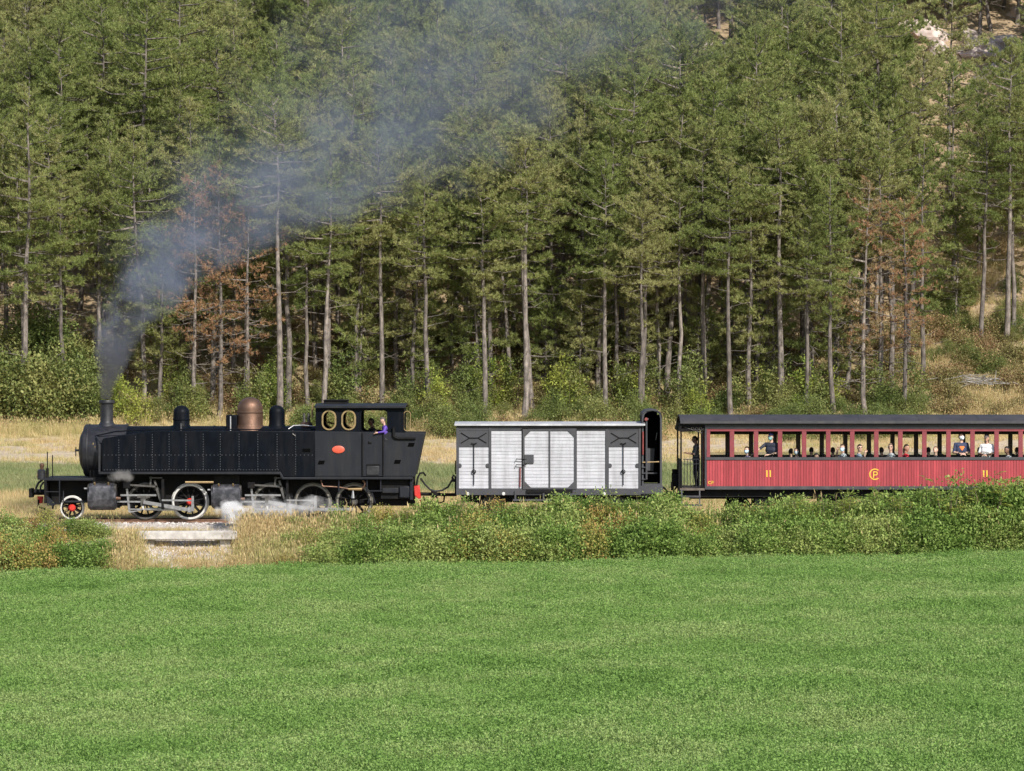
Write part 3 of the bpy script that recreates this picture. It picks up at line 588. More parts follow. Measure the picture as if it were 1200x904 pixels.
# rocks showing through the pines high on the slope
def rock(px, py, w, h_, k):
    x, y, z = hit(px, py); sc_ = (y - CAM_Y) / FPX; bm = bmesh.new(); bmesh.ops.create_icosphere(bm, subdivisions=4, radius=1)
    for v in bm.verts:
        n_ = mnoise.noise(v.co * 1.1 + Vector((k * 3.1, 0, 0))); n2_ = mnoise.noise(v.co * 3.2 + Vector((0, k * 2.3, 0)))
        v.co *= 1 + .45 * n_ + .18 * n2_; v.co.z = round(v.co.z * 4) / 4 * .45 + v.co.z * .55
        v.co = Vector((v.co.x * w * sc_ / 2, v.co.y * w * sc_ / 2.2, v.co.z * h_ * sc_ / 2))
    me = bpy.data.meshes.new('rock'); bm.to_mesh(me); bm.free(); finish(me, 25)
    o = link('rock_outcrop', me, None, (x, y, z + h_ * sc_ * .12), M['rock']); tag(o, 'pale pinkish limestone outcrop showing between pines high on the slope', 'rock', 'limestone outcrops high on the slope')
for i, a in enumerate(((1085, 46, 48, 34), (1062, 36, 30, 20), (1100, 62, 24, 22), (1150, 66, 50, 30), (1180, 62, 44, 30), (1170, 92, 38, 26), (1150, 100, 30, 16), (845, 74, 56, 44), (822, 82, 34, 40), (860, 96, 24, 14), (1130, 48, 26, 20), (1195, 20, 30, 18), (775, 30, 34, 16), (930, 45, 30, 20), (1010, 75, 22, 14))): rock(*a, i)

# undergrowth at the foot of the slope
for px, py, s in ((10, 494, 1.25), (38, 498, 1.5), (62, 496, 1.35), (88, 490, 1.25), (22, 460, 1.5), (55, 455, 1.5), (85, 462, 1.3), (100, 495, .9), (40, 430, 1.3), (150, 492, .6), (185, 495, .7), (215, 490, .55), (300, 495, .7), (330, 470, .8), (410, 494, .7), (520, 496, .8), (548, 470, .9),
                  (560, 494, .7), (640, 492, .7), (690, 494, .75), (740, 480, .8), (755, 494, .6), (815, 480, .7), (850, 490, .8), (930, 492, .9), (960, 488, .8), (1035, 482, 1.0), (1050, 486, .9), (1075, 486, .85), (1110, 420, .7), (1135, 400, .8), (1165, 440, .6), (1195, 430, .7), (985, 494, .6), (770, 440, 1.0), (900, 440, .8), (590, 492, .5), (470, 488, .6), (380, 496, .5), (-10, 470, 1.4), (-25, 492, 1.3)):
    x, y, z = hit(px, py); big = px < 110; s *= 1 if big else random.uniform(.55, .85)
    plant('broad', 'broadleaf_shrub', x, y, s, 'large rounded leafy shrub at the wood edge behind the locomotive front' if big else 'green leafy shrub at the foot of the pines ' + behind(px), 'large wood edge shrubs' if big else 'leafy shrubs ' + behind(px))
for i in range(200):
    px = random.uniform(110, 1210); py = random.uniform(400, 497) if random.random() < .85 else random.uniform(370, 420); x, y, z = hit(px, py)
    plant('scrub', 'dry_scrub_bush', x, y, random.uniform(.5, 1.1), 'low dry scrub bush on the slope ' + behind(px), 'dry scrub ' + behind(px), 'bush')
for i in range(85):
    px = random.uniform(120, 1075); py = random.uniform(400, 492); x, y, z = hit(px, random.uniform(474, 500))
    if i % 2: plant('broad', 'broadleaf_shrub', x, y, random.uniform(.3, .72), 'green leafy shrub at the foot of the pines ' + behind(px), 'leafy shrubs ' + behind(px))
    if i > 62: continue; x, y, z = hit(px, py)
    plant('under', 'slender_understory_tree', x, y, random.uniform(.5, 1.05), 'slender yellow green broadleaf sapling among the trunks ' + behind(px), 'understory saplings ' + behind(px), 'sapling')
for i in range(64):
    px = random.uniform(335, 1090); x, y, z = hit(px, random.uniform(502, 519)); k = 'broad' if i % 3 else 'scrub'
    plant(k, 'broadleaf_shrub' if i % 3 else 'dry_scrub_bush', x, y, random.uniform(.35, .75), ('dark leafy shrub at the meadow edge ' if i % 3 else 'dry scrub bush at the meadow edge ') + behind(px), ('meadow edge shrubs ' if i % 3 else 'meadow edge scrub ') + behind(px), 'shrub' if i % 3 else 'bush')
for i in range(26):
    px = random.uniform(1085, 1225); x, y, z = hit(px, random.uniform(330, 455)); plant('broad', 'broadleaf_shrub', x, y, random.uniform(.25, .6), 'small leafy shrub on the dry grassy clearing ' + behind(px), 'clearing shrubs ' + behind(px))
# heap of brushwood at the clearing
x, y, z = hit(1130, 452); t = thing('brushwood_heap', (x, y, z), 'grey heap of cut brushwood in the grassy clearing behind the carriage', 'brushwood')
b = MB()
for i in range(150):
    a = random.uniform(0, 3.14); r_ = random.gauss(0, .8); p = Vector((x + random.gauss(0, 1.1), y + random.gauss(0, .6), z + random.uniform(0, .55) * max(0, 1 - abs(r_) / 2))); d = Vector((math.cos(a), math.sin(a), random.gauss(0, .15))) * random.uniform(.4, 1.0)
    b.tube([p - d, p + d], [.025, .008], 4, False)
b.build('sticks', M['deadwood'], t)['kind'] = 'stuff'

# ================================================================== locomotive
LOCO = thing('steam_locomotive', (PX(270), 0, 0), 'black tank steam locomotive with copper dome and smoking chimney on the rails', 'locomotive')
def Q(px, py, Y): return (PX(px, Y), Y, PZ(py, Y))
TY = 1.13                                          # half width of tanks and cab
zb = PZ(528, 0); rb = .80
# boiler and smokebox
MB().lathe([(0, 0), (rb - .05, 0), (rb - .05, PX(372, 0) - PX(150, 0))], (PX(150, 0), 0, zb), 'x', 40).build('boiler', M['black'], LOCO)
sx = PX(99, 0)
MB().lathe([(0, 0), (rb - .06, 0), (rb - .02, .02), (rb, .05), (rb, PX(150, 0) - sx), (rb - .06, PX(150, 0) - sx + .01)], (sx, 0, zb), 'x', 44).build('smokebox', M['smokebox'], LOCO)
for px in (104, 148): MB().lathe([(rb, 0), (rb + .015, .005), (rb + .015, .045), (rb, .05)], (PX(px, 0), 0, zb), 'x', 44).build('boiler_band', M['smokebox'], LOCO)
for px in (200, 250, 300, 345): MB().lathe([(rb - .05, 0), (rb - .035, .005), (rb - .035, .05), (rb - .05, .055)], (PX(px, 0), 0, zb), 'x', 44).build('boiler_band', M['black'], LOCO)
door = MB().lathe([(0, -.17), (.18, -.165), (.45, -.12), (.60, -.05), (.64, 0), (.64, .01)], (sx, 0, zb), 'x', 36).build('smokebox_door', M['smokebox'], LOCO)
MB().tube([(sx - .12, 0, zb), (sx - .30, 0, zb)], .035, 10).build('door_dart', M['greasy'], door)
MB().tube([(sx - .27, -.02, zb - .18), (sx - .27, .02, zb + .10)], .016, 8).build('door_handle', M['greasy'], door)
MB().box(sx + .2, PX(135, 0), -.55, .55, .95, zb - .45).build('smokebox_saddle', M['frame'], LOCO, .04)
# chimney
cxp, hz = PX(125, 0), zb + rb - .06
ch = MB().lathe([(.30, -.02), (.27, .05), (.215, .10), (.195, .16), (.20, .62), (.205, .68), (.245, .71), (.25, .76), (.235, .80), (.17, .80), (.165, .3)], (cxp, 0, hz), 'z', 28).build('chimney', M['smokebox'], LOCO)
# domes on the boiler top
def dome(px, r, top, m, name, base=.07):
    h_ = PZ(top, 0) - (zb + rb - .10); x = PX(px, 0)
    prof = [(r + base + .05, -.10), (r + base, .0), (r + base * .35, .05), (r, .10)] + [(r * math.cos(a), h_ - r * .9 + r * .9 * math.sin(a)) for a in np.linspace(0, math.pi / 2, 10)]
    o = MB().lathe(prof, (x, 0, zb + rb - .10), 'z', 32).build(name, m, LOCO); return x, zb + rb - .10, h_
x, z, h_ = dome(212.5, .255, 475.4, M['black'], 'sand_dome')
d1 = [o for o in LOCO.children if o.name.startswith('sand_dome')][0]
MB().lathe([(.262, 0), (.272, .01), (.272, .05), (.262, .06)], (x, 0, z + .22), 'z', 28).build('dome_band', M['black'], d1)
MB().tube([Q(212, 497, -.30), Q(212, 505, -.62), Q(211, 512, -.95)], .03, 8).build('sand_pipe', M['greasy'], LOCO)
x, z, h_ = dome(324.5, .245, 475, M['black'], 'sand_dome')
x, z, h_ = dome(293, .395, 465.6, M['copper'], 'steam_dome', .06)
sdm = [o for o in LOCO.children if o.name.startswith('steam_dome')][0]
MB().lathe([(.41, 0), (.418, .01), (.418, .035), (.41, .045)], (x, 0, z + h_ * .48), 'z', 32).build('dome_seam', M['copper'], sdm)
MB().box(PX(265, -.3), PX(278, -.3), -.42, -.06, zb + .55, PZ(486.5, -.3)).build('feed_valve_box', M['black'], LOCO, .03)
MB().tube([Q(270, 488, -.44), Q(270, 505, -.5)], .025, 8).build('feed_pipe', M['steel'], LOCO)
sv = MB().lathe([(.2, -.15), (.19, .12), (.15, .15), (.13, .17)], (PX(359, 0), 0, zb + rb - .1), 'z', 20).build('safety_valve', M['copper'], LOCO)
for dx in (-.07, .07): MB().tube([(PX(359, 0) + dx, 0, zb + rb + .05), (PX(359, 0) + dx, 0, zb + rb + .34)], [.05, .04], 10).build('valve_column', M['greasy'], sv)
MB().tube([Q(366, 490, -.15), Q(366, 476, -.15), Q(367, 472, -.15)], [.035, .03, .02], 8).build('whistle', M['brass'], LOCO)
# pipes and handrail along the boiler
MB().tube([Q(112, 511, -.70), Q(135, 506, -.80), Q(175, 503.5, -.78), Q(366, 503.5, -.78)], .018, 8).build('boiler_handrail', M['black'], LOCO)
MB().tube([Q(338, 503, -.72), Q(344, 499, -.66), Q(356, 498.5, -.66), Q(368, 500, -.7)], .02, 8).build('steam_pipe', M['steel'], LOCO)
for px in (150, 185, 235, 280, 330): MB().tube([Q(px, 503.5, -.78), Q(px, 504, -.66)], .014, 6).build('rail_stanchion', M['black'], LOCO)
# side tanks
tp = [(119, 553), (119, 517), (121, 514), (150, 509.5), (176, 506), (185, 505.3), (369, 505.3), (369, 559.5), (331, 559.5), (329, 553)]
for sg in (-1, 1):
    tank = MB().prism([(PX(a, -TY), PZ(b_, -TY)) for a, b_ in tp], sg * TY, sg * .62).build('side_tank', M['black'], LOCO, .025)
    if sg > 0: continue
    rv = MB(); hem = [(0.017, 0), (.014, -.008), (.007, -.012), (0.0005, -.0125)]
    cols = [139, 158.6, 178.3, 198, 217.7, 238, 258, 280, 302, 324.6, 346.3]
    for px in cols:
        top = np.interp(px, [119, 150, 176, 185, 400], [517, 509.5, 506, 505.3, 505.3]) + 2
        for py in np.arange(top + 2, 552 if px < 328 else 558, 2.9): rv.lathe(hem, Q(px, py, -TY - .001), 'y', 6)
    for px in np.arange(122, 368, 4.6): rv.lathe(hem, Q(px, 533.6, -TY - .001), 'y', 5)
    for px in np.arange(122, 328, 3.4): rv.lathe(hem, Q(px, 551, -TY - .001), 'y', 5)
    r_ = rv.build('rivets', M['rivet'], tank); r_['kind'] = 'stuff'
    MB().box(PX(335.5 + 19, -TY), PX(335.5 + 28, -TY), -TY - .012, -TY + .1, PZ(530, -TY), PZ(526, -TY)).build('step_pocket_shade', M['pocket_shade'], tank)  # raised black patch, the hole's shade painted on
    MB().tube([Q(343, 505, -TY + .12), Q(343, 509, -TY - .03), Q(346, 511, -TY - .03)], .018, 6).build('tank_valve', M['greasy'], tank)
    bl = [(116, 553), (329, 553), (332, 559.5), (484, 559.5), (484, 562), (330.6, 562), (327.6, 556), (116, 556)]
    MB().prism([(PX(a, -TY), PZ(b_, -TY)) for a, b_ in bl], -TY - .05, -TY + .22).build('running_board', M['cab'], LOCO, .01)
MB().prism([(PX(a, TY), PZ(b_, TY)) for a, b_ in bl], TY - .22, TY + .05).build('running_board', M['cab'], LOCO)
MB().box(PX(116, -.9), PX(118.5, -.9), -1.12, -1.06, PZ(556, -1.1), PZ(521, -1.1)).build('tank_stay', M['smokebox'], LOCO, .008)
MB().tube([Q(118, 520, -1.05), Q(113, 512, -.74)], .03, 6).build('tank_stay', M['smokebox'], LOCO)
MB().tube([Q(106, 524, -.70), Q(112, 524, -.78)], .03, 8).tube([Q(109, 519, -.76), Q(109, 529, -.76)], .018, 8).build('wash_out_valve', M['brass'], LOCO)
# cab
up = rrect(PX(370), PX(473.5), PZ(508), PZ(478.5), .02)
h1 = rrect(PX(378), PX(393.5), PZ(503.5), PZ(481.5), .2, 10); h2 = rrect(PX(401), PX(416.5), PZ(503.5), PZ(481.5), .2, 10); h3 = rrect(PX(423), PX(454), PZ(506.2), PZ(480.6), .10, 8)
for sg in (-1, 1):
    cs = plate('cab_side', up, [h1, h2, h3], sg * (TY - .04), .03, M['black'], LOCO)
    for hh in (h1, h2):
        cxm = (min(p[0] for p in hh) + max(p[0] for p in hh)) / 2; czm = (min(p[1] for p in hh) + max(p[1] for p in hh)) / 2
        fr = plate('window_frame', [(cxm + (x - cxm) * 1.10, czm + (z - czm) * 1.07) for x, z in hh], [[(cxm + (x - cxm) * .86, czm + (z - czm) * .92) for x, z in hh]], sg * (TY - .015), .035, M['brass'], cs)
    plate('door_trim', rrect(PX(422), PX(455), PZ(507), PZ(479.8), .12, 8), [rrect(PX(423.4), PX(453.6), PZ(505.6), PZ(481.2), .1, 8)], sg * (TY - .018), .02, M['black'], cs)
    low = [(369, 505.2), (497.5, 508), (486.8, 559), (369, 559)] if sg < 0 else [(369, 505.2), (497.5, 508), (486.8, 559), (369, 559)]
    lw = MB().prism([(PX(a, -TY), PZ(b_, -TY)) for a, b_ in low], sg * TY, sg * (TY - .03)).build('cab_lower_side', M['cab'], LOCO, .006)
    if sg < 0:
        MB().box(PX(425.5), PX(448), -TY - .022, -TY - .001, PZ(558.2), PZ(507.5)).build('cab_door', M['cab'], LOCO, .006)
        dr = [o for o in LOCO.children if o.name == 'cab_door'][0]
        MB().box(PX(429.5), PX(444.5), -TY - .05, -TY - .01, PZ(557), PZ(546)).build('door_step_pocket', M['smokebox'], dr, .02)
        MB().box(PX(429.5), PX(445.5), -TY - .04, -TY - .015, PZ(545.9), PZ(543.8)).build('pocket_lip', M['frame'], dr)
        MB().tube([Q(432, 519, -TY - .05), Q(435.5, 519, -TY - .05)], .018, 6).tube([Q(432, 517.5, -TY - .05), Q(432, 520.5, -TY - .03)], .014, 6).build('door_latch', M['frame'], dr)
        for px in (424.7, 449): MB().tube([Q(px, 507, -TY - .04), Q(px, 558, -TY - .04)], .018, 8).build('handrail', M['frame'], LOCO)
        MB().lathe([(0, -.03), (.16, -.03), (.175, -.026), (.19, -.022), (.19, 0)], Q(396.5, 527, -TY), 'y', 36).build('number_plate', M['plate'], lw, label='orange red oval number plate')
        pl = [o for o in lw.children if o.name == 'number_plate'][0]
        c_ = Vector(Q(396.5, 527, -TY)) - WL[lw.name]
        for v in pl.data.vertices: v.co.z = c_.z + (v.co.z - c_.z) * .6
        for px, py in ((376.5, 542.3), (481.8, 521.5), (465.7, 541.5)):
            s_ = 3.8; MB().prism([(PX(px - s_ + 1, -TY), PZ(py - 2.3, -TY)), (PX(px + s_ + .6, -TY), PZ(py - 2.3, -TY)), (PX(px + s_ - 1, -TY), PZ(py + 2.3, -TY)), (PX(px - s_ - .6, -TY), PZ(py + 2.3, -TY))], -TY - .006, -TY + .01).build('step_pocket_shade', M['pocket_shade'], lw)  # slanted black patches paint the dark of holes that are not cut
        MB().tube([Q(461, 501, -TY - .04), Q(461, 511, -TY - .04), Q(463, 513, -TY - .04), Q(466, 513.8, -TY - .04), Q(487, 514, -TY - .04)], .045, 10).build('bunker_pipe', M['frame'], LOCO)
        rv = MB()
        for py in np.arange(508, 558, 2.6): rv.lathe(hem, Q(370.5, py, -TY - .001), 'y', 5)
        for px in np.arange(372, 422, 3): rv.lathe(hem, Q(px, 507.5, -TY - .001), 'y', 5); rv.lathe(hem, Q(px, 557, -TY - .001), 'y', 5)
        for px in np.arange(452, 485, 3): rv.lathe(hem, Q(px, 557, -TY - .001), 'y', 5)
        rv.build('rivets', M['cab'], lw)['kind'] = 'stuff'
# cab roof, front and rear walls, bunker
ry = lambda y: PZ(475.6, -1.2) + .055 * (1 - (y / 1.25) ** 2)
arc = [(y, ry(y)) for y in np.linspace(-1.25, 1.25, 17)]; arc2 = [(y, z - .05) for y, z in arc[::-1]]
lo = PZ(478.6, -1.2)
MB().prismx([(-1.25, lo)] + arc + [(1.25, lo)] + [(1.2, lo)] + [(y * .96, z - .0) for y, z in arc2] + [(-1.2, lo)], PX(369), PX(476)).build('cab_roof', M['cab'], LOCO, .01)
rf = [o for o in LOCO.children if o.name == 'cab_roof'][0]
MB().box(PX(380, 0), PX(408, 0), -.45, .45, ry(0) - .03, PZ(469.5, 0)).build('roof_ventilator', M['frame'], rf, .02)
MB().box(PX(379.5, 0), PX(408.5, 0), -.5, .5, PZ(469.5, 0), PZ(468.6, 0)).build('ventilator_lid', M['frame'], rf, .01)
wall = [(-TY + .03, PZ(560)), (TY - .03, PZ(560)), (TY - .03, PZ(479)), (-TY + .03, PZ(479))]
MB().prismx(wall, PX(370.5), PX(372.5)).build('cab_front_wall', M['black'], LOCO)
MB().prismx([(-TY + .03, PZ(559)), (TY - .03, PZ(559)), (TY - .03, PZ(508)), (-TY + .03, PZ(508))], PX(466), PX(468)).build('cab_rear_wall', M['black'], LOCO)
for a, c in ((-TY + .03, -.75), (-.18, .18), (.75, TY - .03)): MB().prismx([(a, PZ(508)), (c, PZ(508)), (c, PZ(479)), (a, PZ(479))], PX(470.5), PX(473)).build('rear_pillar', M['black'], LOCO)
MB().prism([(PX(467), PZ(510)), (PX(496.5), PZ(509.5)), (PX(486), PZ(558.5)), (PX(467), PZ(558.5))], -TY + .035, TY - .035).build('coal_bunker', M['cab'], LOCO)
ws = rrect(PX(473), PX(481.5), PZ(505.5), PZ(481.5), .12, 8)
wf = plate('wind_screen', ws, [[(x * 1 + (PX(477.2) - x) * .16, z + (PZ(493.5) - z) * .07) for x, z in ws]], -TY + .06, .025, M['brass'], LOCO)
plate('pane', [(x + (PX(477.2) - x) * .16, z + (PZ(493.5) - z) * .07) for x, z in ws], [], -TY + .06, .008, M['glass'], wf)
# backhead and fittings inside the cab
MB().lathe([(0, .0), (.55, .0), (.62, -.04), (.62, -.25)], (PX(384, 0), 0, zb), 'x', 24).build('backhead', M['frame'], LOCO)
MB().tube([Q(384, 495, -.3), Q(392, 497, -.35), Q(396, 494, -.35)], .03, 8).build('regulator', M['brass'], LOCO)
MB().box(PX(372.5), PX(466), -TY + .04, TY - .04, 1.33, 1.38).build('cab_floor', M['frame'], LOCO)
MB().box(PX(440), PX(466), -1.05, -.45, 1.38, 1.60).build('driver_stand', M['frame'], LOCO)
# frames below
MB().box(PX(105, -.4), PX(486, -.4), -.40, .40, PZ(593, -.4), PZ(557, -.4)).build('main_frame', M['frame'], LOCO)
MB().box(PX(118), PX(369), -.95, .95, PZ(557, -.9), PZ(554, -.9)).build('tank_floor', M['frame'], LOCO)
MB().prism([(PX(55), PZ(564)), (PX(106), PZ(564)), (PX(106), PZ(590)), (PX(57), PZ(593))], -.42, .42).build('front_frame', M['frame'], LOCO)
MB().box(PX(51), PX(109), -1.02, 1.02, PZ(563.5), PZ(560.5)).build('front_platform', M['cab'], LOCO, .01)
MB().box(PX(51.5), PX(54.5), -1.05, 1.05, PZ(590), PZ(563.5)).build('buffer_beam', M['frame'], LOCO, .01)
for sg in (-1, 1): MB().prism([(PX(54.3), PZ(581)), (PX(58), PZ(584)), (PX(64), PZ(590)), (PX(63), PZ(593)), (PX(55), PZ(593))], sg * .98, sg * .93).build('rail_guard', M['cab'], LOCO)
MB().tube([Q(52, 576.6, -1.04), Q(69.5, 576.6, -1.04)], .014, 6).tube([Q(69.5, 563, -1.04), Q(69.5, 590, -1.04)], .02, 6).tube([Q(69.5, 590, -1.04), Q(62, 592, -.98)], .014, 6).build('shunters_step', M['cab'], LOCO)
bf = MB().tube([Q(51.5, 577, 0), Q(40, 577, 0)], .09, 12).box(PX(34.5, 0), PX(39, 0), -.22, .22, PZ(583, 0), PZ(572.5, 0)).build('centre_buffer', M['frame'], LOCO, .015)
MB().tube([Q(47, 582, -.1), Q(47, 590, -.1)], [.10, .07], 8).build('coupling_handle', M['red'], LOCO)
MB().tube([Q(45, 586, -.2), Q(44.5, 594, -.2), Q(53, 597, -.2)], .03, 6).tube([Q(62, 592, -.3), Q(61.5, 597, -.3)], .03, 6).build('coupling_chain', M['frame'], LOCO)
MB().tube([Q(50, 562, -.35), Q(45, 566, -.4), Q(42, 572, -.4), Q(41, 577, -.35)], .035, 8).tube([Q(51, 565, -.6), Q(47.5, 570, -.62), Q(46.5, 577, -.6)], .03, 8).build('brake_hose', M['rubber'], LOCO)
for px, tp_ in ((55.4, 529.5), (61.4, 533.5)): MB().tube([Q(px, 561, -.7), Q(px, tp_, -.7)], .018, 6).build('front_rod', M['frame'], LOCO)
MB().tube([Q(55.4, 561, -.7), Q(55.4, 549, -.7)], .045, 8).build('rod_socket', M['frame'], LOCO)
lp = MB().lathe([(0, -.16), (.13, -.15), (.13, .12), (.09, .16), (.05, .17)], Q(48.5, 556.5, -.62), 'z', 16).tube([Q(43.8, 556.5, -.62), Q(48, 556.5, -.62)], .09, 12).build('head_lamp', M['lamp'], LOCO)
MB().lathe([(.05, 0), (.055, .1), (.075, .13), (.075, .18), (.04, .22), (0, .22)], Q(49, 551.5, -.62), 'z', 12).build('lamp_chimney', M['copper'], lp)
MB().lathe([(0, 0), (.085, 0), (.095, .02)], Q(43.4, 556.5, -.62), 'x', 14).build('lamp_lens', M['brass'], lp)
# wheels
def wheel(cx, cz, r, y, tyre_m, hub_m, spokes, name, crank=None, weight=True):
    w = MB().lathe([(r * .80, -.05), (r * .88, -.052), (r * .88, .06), (r * .80, .058), (r * .80, -.05)], (cx, y, cz), 'y', 44).build(name, M['frame'], LOCO)
    MB().lathe([(r * .88, -.05), (r * .895, -.062), (r * .985, -.062), (r, -.05), (r, .04), (r * 1.06, .045), (r * 1.06, .075), (r * .87, .075)], (cx, y, cz), 'y', 48).build('tyre', tyre_m, w)
    for k in range(spokes):
        a = 2 * math.pi * k / spokes + .2; MB().tube([(cx + math.cos(a) * .06, y, cz + math.sin(a) * .06), (cx + math.cos(a) * r * .82, y, cz + math.sin(a) * r * .82)], [.032, .022], 6, False).build('spoke', M['frame'], w)
    MB().lathe([(0, -.11), (.065, -.11), (.085, -.09), (.11, -.06), (.11, .06)], (cx, y, cz), 'y', 20).build('hub', hub_m, w)
    if weight and y < 0:
        p = [(cx + r * .86 * math.cos(a), cz + r * .86 * math.sin(a)) for a in np.linspace(R(150), R(235), 10)]; MB().prism(p, y - .045, y + .02).build('counterweight', M['frame'], w)
    return w
wz = PZ(589, -.55); pz_ = PZ(595.8, -.55)
for sg in (-1, 1):
    y = .56 * sg
    pw = wheel(PX(84.3, y), .355, .355, y, M['white_tyre'], M['red'], 9, 'pilot_wheel', None, False)
    for i, (px, tm) in enumerate(((170.5, 'dirty_tyre'), (222.5, 'white_tyre'), (318, 'dirty_tyre'), (366.5, 'dirty_tyre'), (415, 'dirty_tyre'))):
        r_ = .545; wheel(PX(px, y), r_, r_, y, M['greasy'] if i == 0 else M[tm], M['red'] if i == 1 else M['greasy'], 12, 'driving_wheel')
for px, r_ in ((84.3, .355), (170.5, .545), (222.5, .545), (318, .545), (366.5, .545), (415, .545)): MB().tube([(PX(px, -.5), -.56, r_), (PX(px, -.5), .56, r_)], .07, 10).build('axle', M['frame'], LOCO)
MB().box(PX(74), PX(101), -.70, -.64, PZ(589, -.7), PZ(587, -.7)).tube([Q(74, 588, -.67), Q(74, 575, -.6)], .02, 6).build('pilot_truck_bar', M['cab'], LOCO)
# cylinders
def cylinder_block(x0, x1, y0, y1, nm):
    for sg in (-1, 1):
        a, b_ = PX(x0, -1), PX(x1, -1); zt, zl = PZ(y0, -1), PZ(y1, -1); h_ = zt - zl
        prof = [(sg * .55, zl + .02), (sg * .55, zt)] + [(sg * (.86 + .24 * math.sin(t)), zt - .16 + .16 * math.cos(t)) for t in np.linspace(0, math.pi / 2, 6)] + [(sg * (.74 + .36 * math.cos(t)), zl + .36 - .36 * math.sin(t)) for t in np.linspace(0, math.pi / 2, 8)]
        c = MB().prismx(prof, a + .02, b_ - .02).build(nm, M['cylinder'], LOCO, .012)
        for ex, d in ((a, 1), (b_, -1)):
            MB().lathe([(0, 0), (.31, 0), (.34, .015 * d), (.34, .05 * d), (0, .05 * d)], (ex - .03 * d, sg * .76, zl + .38), 'x', 28).build('cylinder_cover', M['cylinder'], c)
            MB().lathe([(0, 0), (.13, 0), (.145, .012 * d), (.145, .06 * d), (0, .06 * d)], (ex - .035 * d, sg * .84, zt - .17), 'x', 20).build('valve_cover', M['greasy'], c)
        for fx in (.24, .76): MB().tube([(a + (b_ - a) * fx, sg * 1.03, zt - .03), (a + (b_ - a) * fx, sg * 1.08, zt + .02)], [.035, .025], 8).build('oil_cup', M['brass'], c)
        MB().tube([(a - .15, sg * .84, zt - .17), (a, sg * .84, zt - .17)], .03, 8).build('valve_spindle', M['steel'], c)
cylinder_block(103.5, 134.5, 566.5, 598.5, 'low_pressure_cylinder')
cylinder_block(248.5, 281, 568, 597, 'high_pressure_cylinder')
MB().box(PX(104), PX(134), -.9, .9, PZ(566), PZ(560)).build('steam_pipe_box', M['frame'], LOCO)
MB().box(PX(250), PX(280), -.8, .8, PZ(568), PZ(556)).build('steam_pipe_box', M['frame'], LOCO)
# motion
def motion(dx, drv, dw, mats=('steel',)):
    y = -.86; o = dx
    def T(a, b_, yy=y): return Q(a + o, b_, yy)
    MB().bar(T(137, 588.2), T(166, 588.2), .05, .05).build('piston_rod', M['steel'], LOCO)
    MB().bar(T(141, 580.6), T(183, 580.6), .055, .09).bar(T(150, 597), T(184, 597), .04, .07).build('slide_bar', M['steel'], LOCO)
    MB().box(PX(160 + o), PX(175 + o), -.92, -.78, PZ(584), PZ(581.2)).box(PX(164 + o), PX(170 + o), -.90, -.80, PZ(593), PZ(584)).build('crosshead', M['greasy'], LOCO, .01)
    MB().prism([(PX(165.5 + o), PZ(593)), (PX(168.5 + o), PZ(593)), (PX(167.4 + o), PZ(598.5))], -.93, -.88).build('oil_pot', M['white_tyre'], LOCO)
    MB().bar(T(168, 588.6, -.99), T(drv, 598, -.99) if o == 0 else T(drv - o, 597, -.99), .105, .06).build('connecting_rod', M['steel'], LOCO)
    crk = Vector(Q(drv, 597.5, -.99)); MB().lathe([(0, -.05), (.085, -.05), (.1, -.03), (.1, .03)], crk, 'y', 18).build('crank_pin', M['steel'], LOCO)
    MB().bar(T(183.5, 573), T(189.5, 591), .07, .06).bar(T(181, 563.5), T(184.5, 574), .06, .05).build('expansion_link', M['greasy'], LOCO)
    MB().bar(T(189.5, 586.5, -1.03), Q(drv + 3, 586.8, -1.03), .05, .04).build('eccentric_rod', M['steel'], LOCO)
    MB().prism([(PX(drv + 1.2, -1.05), PZ(599, -1.05)), (PX(drv + 5, -1.05), PZ(599, -1.05)), (PX(drv + 4.4, -1.05), PZ(581.5, -1.05)), (PX(drv + 2, -1.05), PZ(581.5, -1.05))], -1.08, -1.04).build('return_crank', M['steel'], LOCO)
    MB().bar(T(152, 568.6), T(184, 570.5), .055, .05).build('radius_rod', M['greasy'], LOCO)
    MB().bar(T(148.6, 573), T(151.5, 600.5), .06, .04).bar(T(151.5, 600.5), T(166, 598), .035, .03).build('combination_lever', M['steel'], LOCO)
    MB().box(PX(144 + o), PX(152 + o), -1.0, -.72, PZ(572.5), PZ(565.5)).build('valve_crosshead', M['frame'], LOCO, .01)
    MB().bar(T(177, 559), T(176, 569), .05, .04).bar(T(175, 560.3), T(190, 560.3), .03, .04).build('lifting_link', M['greasy'], LOCO)
    MB().box(PX(189 + o), PX(192 + o), -1.04, -.5, PZ(597), PZ(562)).build('motion_bracket', M['frame'], LOCO, .01)
    MB().bar(Q(dw[0], 597, -.80), Q(dw[1], 597, -.80), .09, .05).build('coupling_rod', M['steel'], LOCO)
motion(0, 222.5, (170.5, 222.5)); motion(146, 366.5, (318, 366.5))
MB().bar(Q(366.5, 597, -.78), Q(415, 597, -.78), .09, .05).build('coupling_rod', M['steel'], LOCO)
MB().tube([Q(217, 565.4, -.98), Q(250, 565.4, -.98)], .035, 8).build('lubricator_pipe', M['brass'], LOCO)
MB().tube([Q(135, 584, -.95), Q(141, 584.5, -.95)], .05, 8).build('gland', M['copper'], LOCO); MB().tube([Q(282, 585, -.95), Q(287, 585, -.95)], .05, 8).build('gland', M['copper'], LOCO)
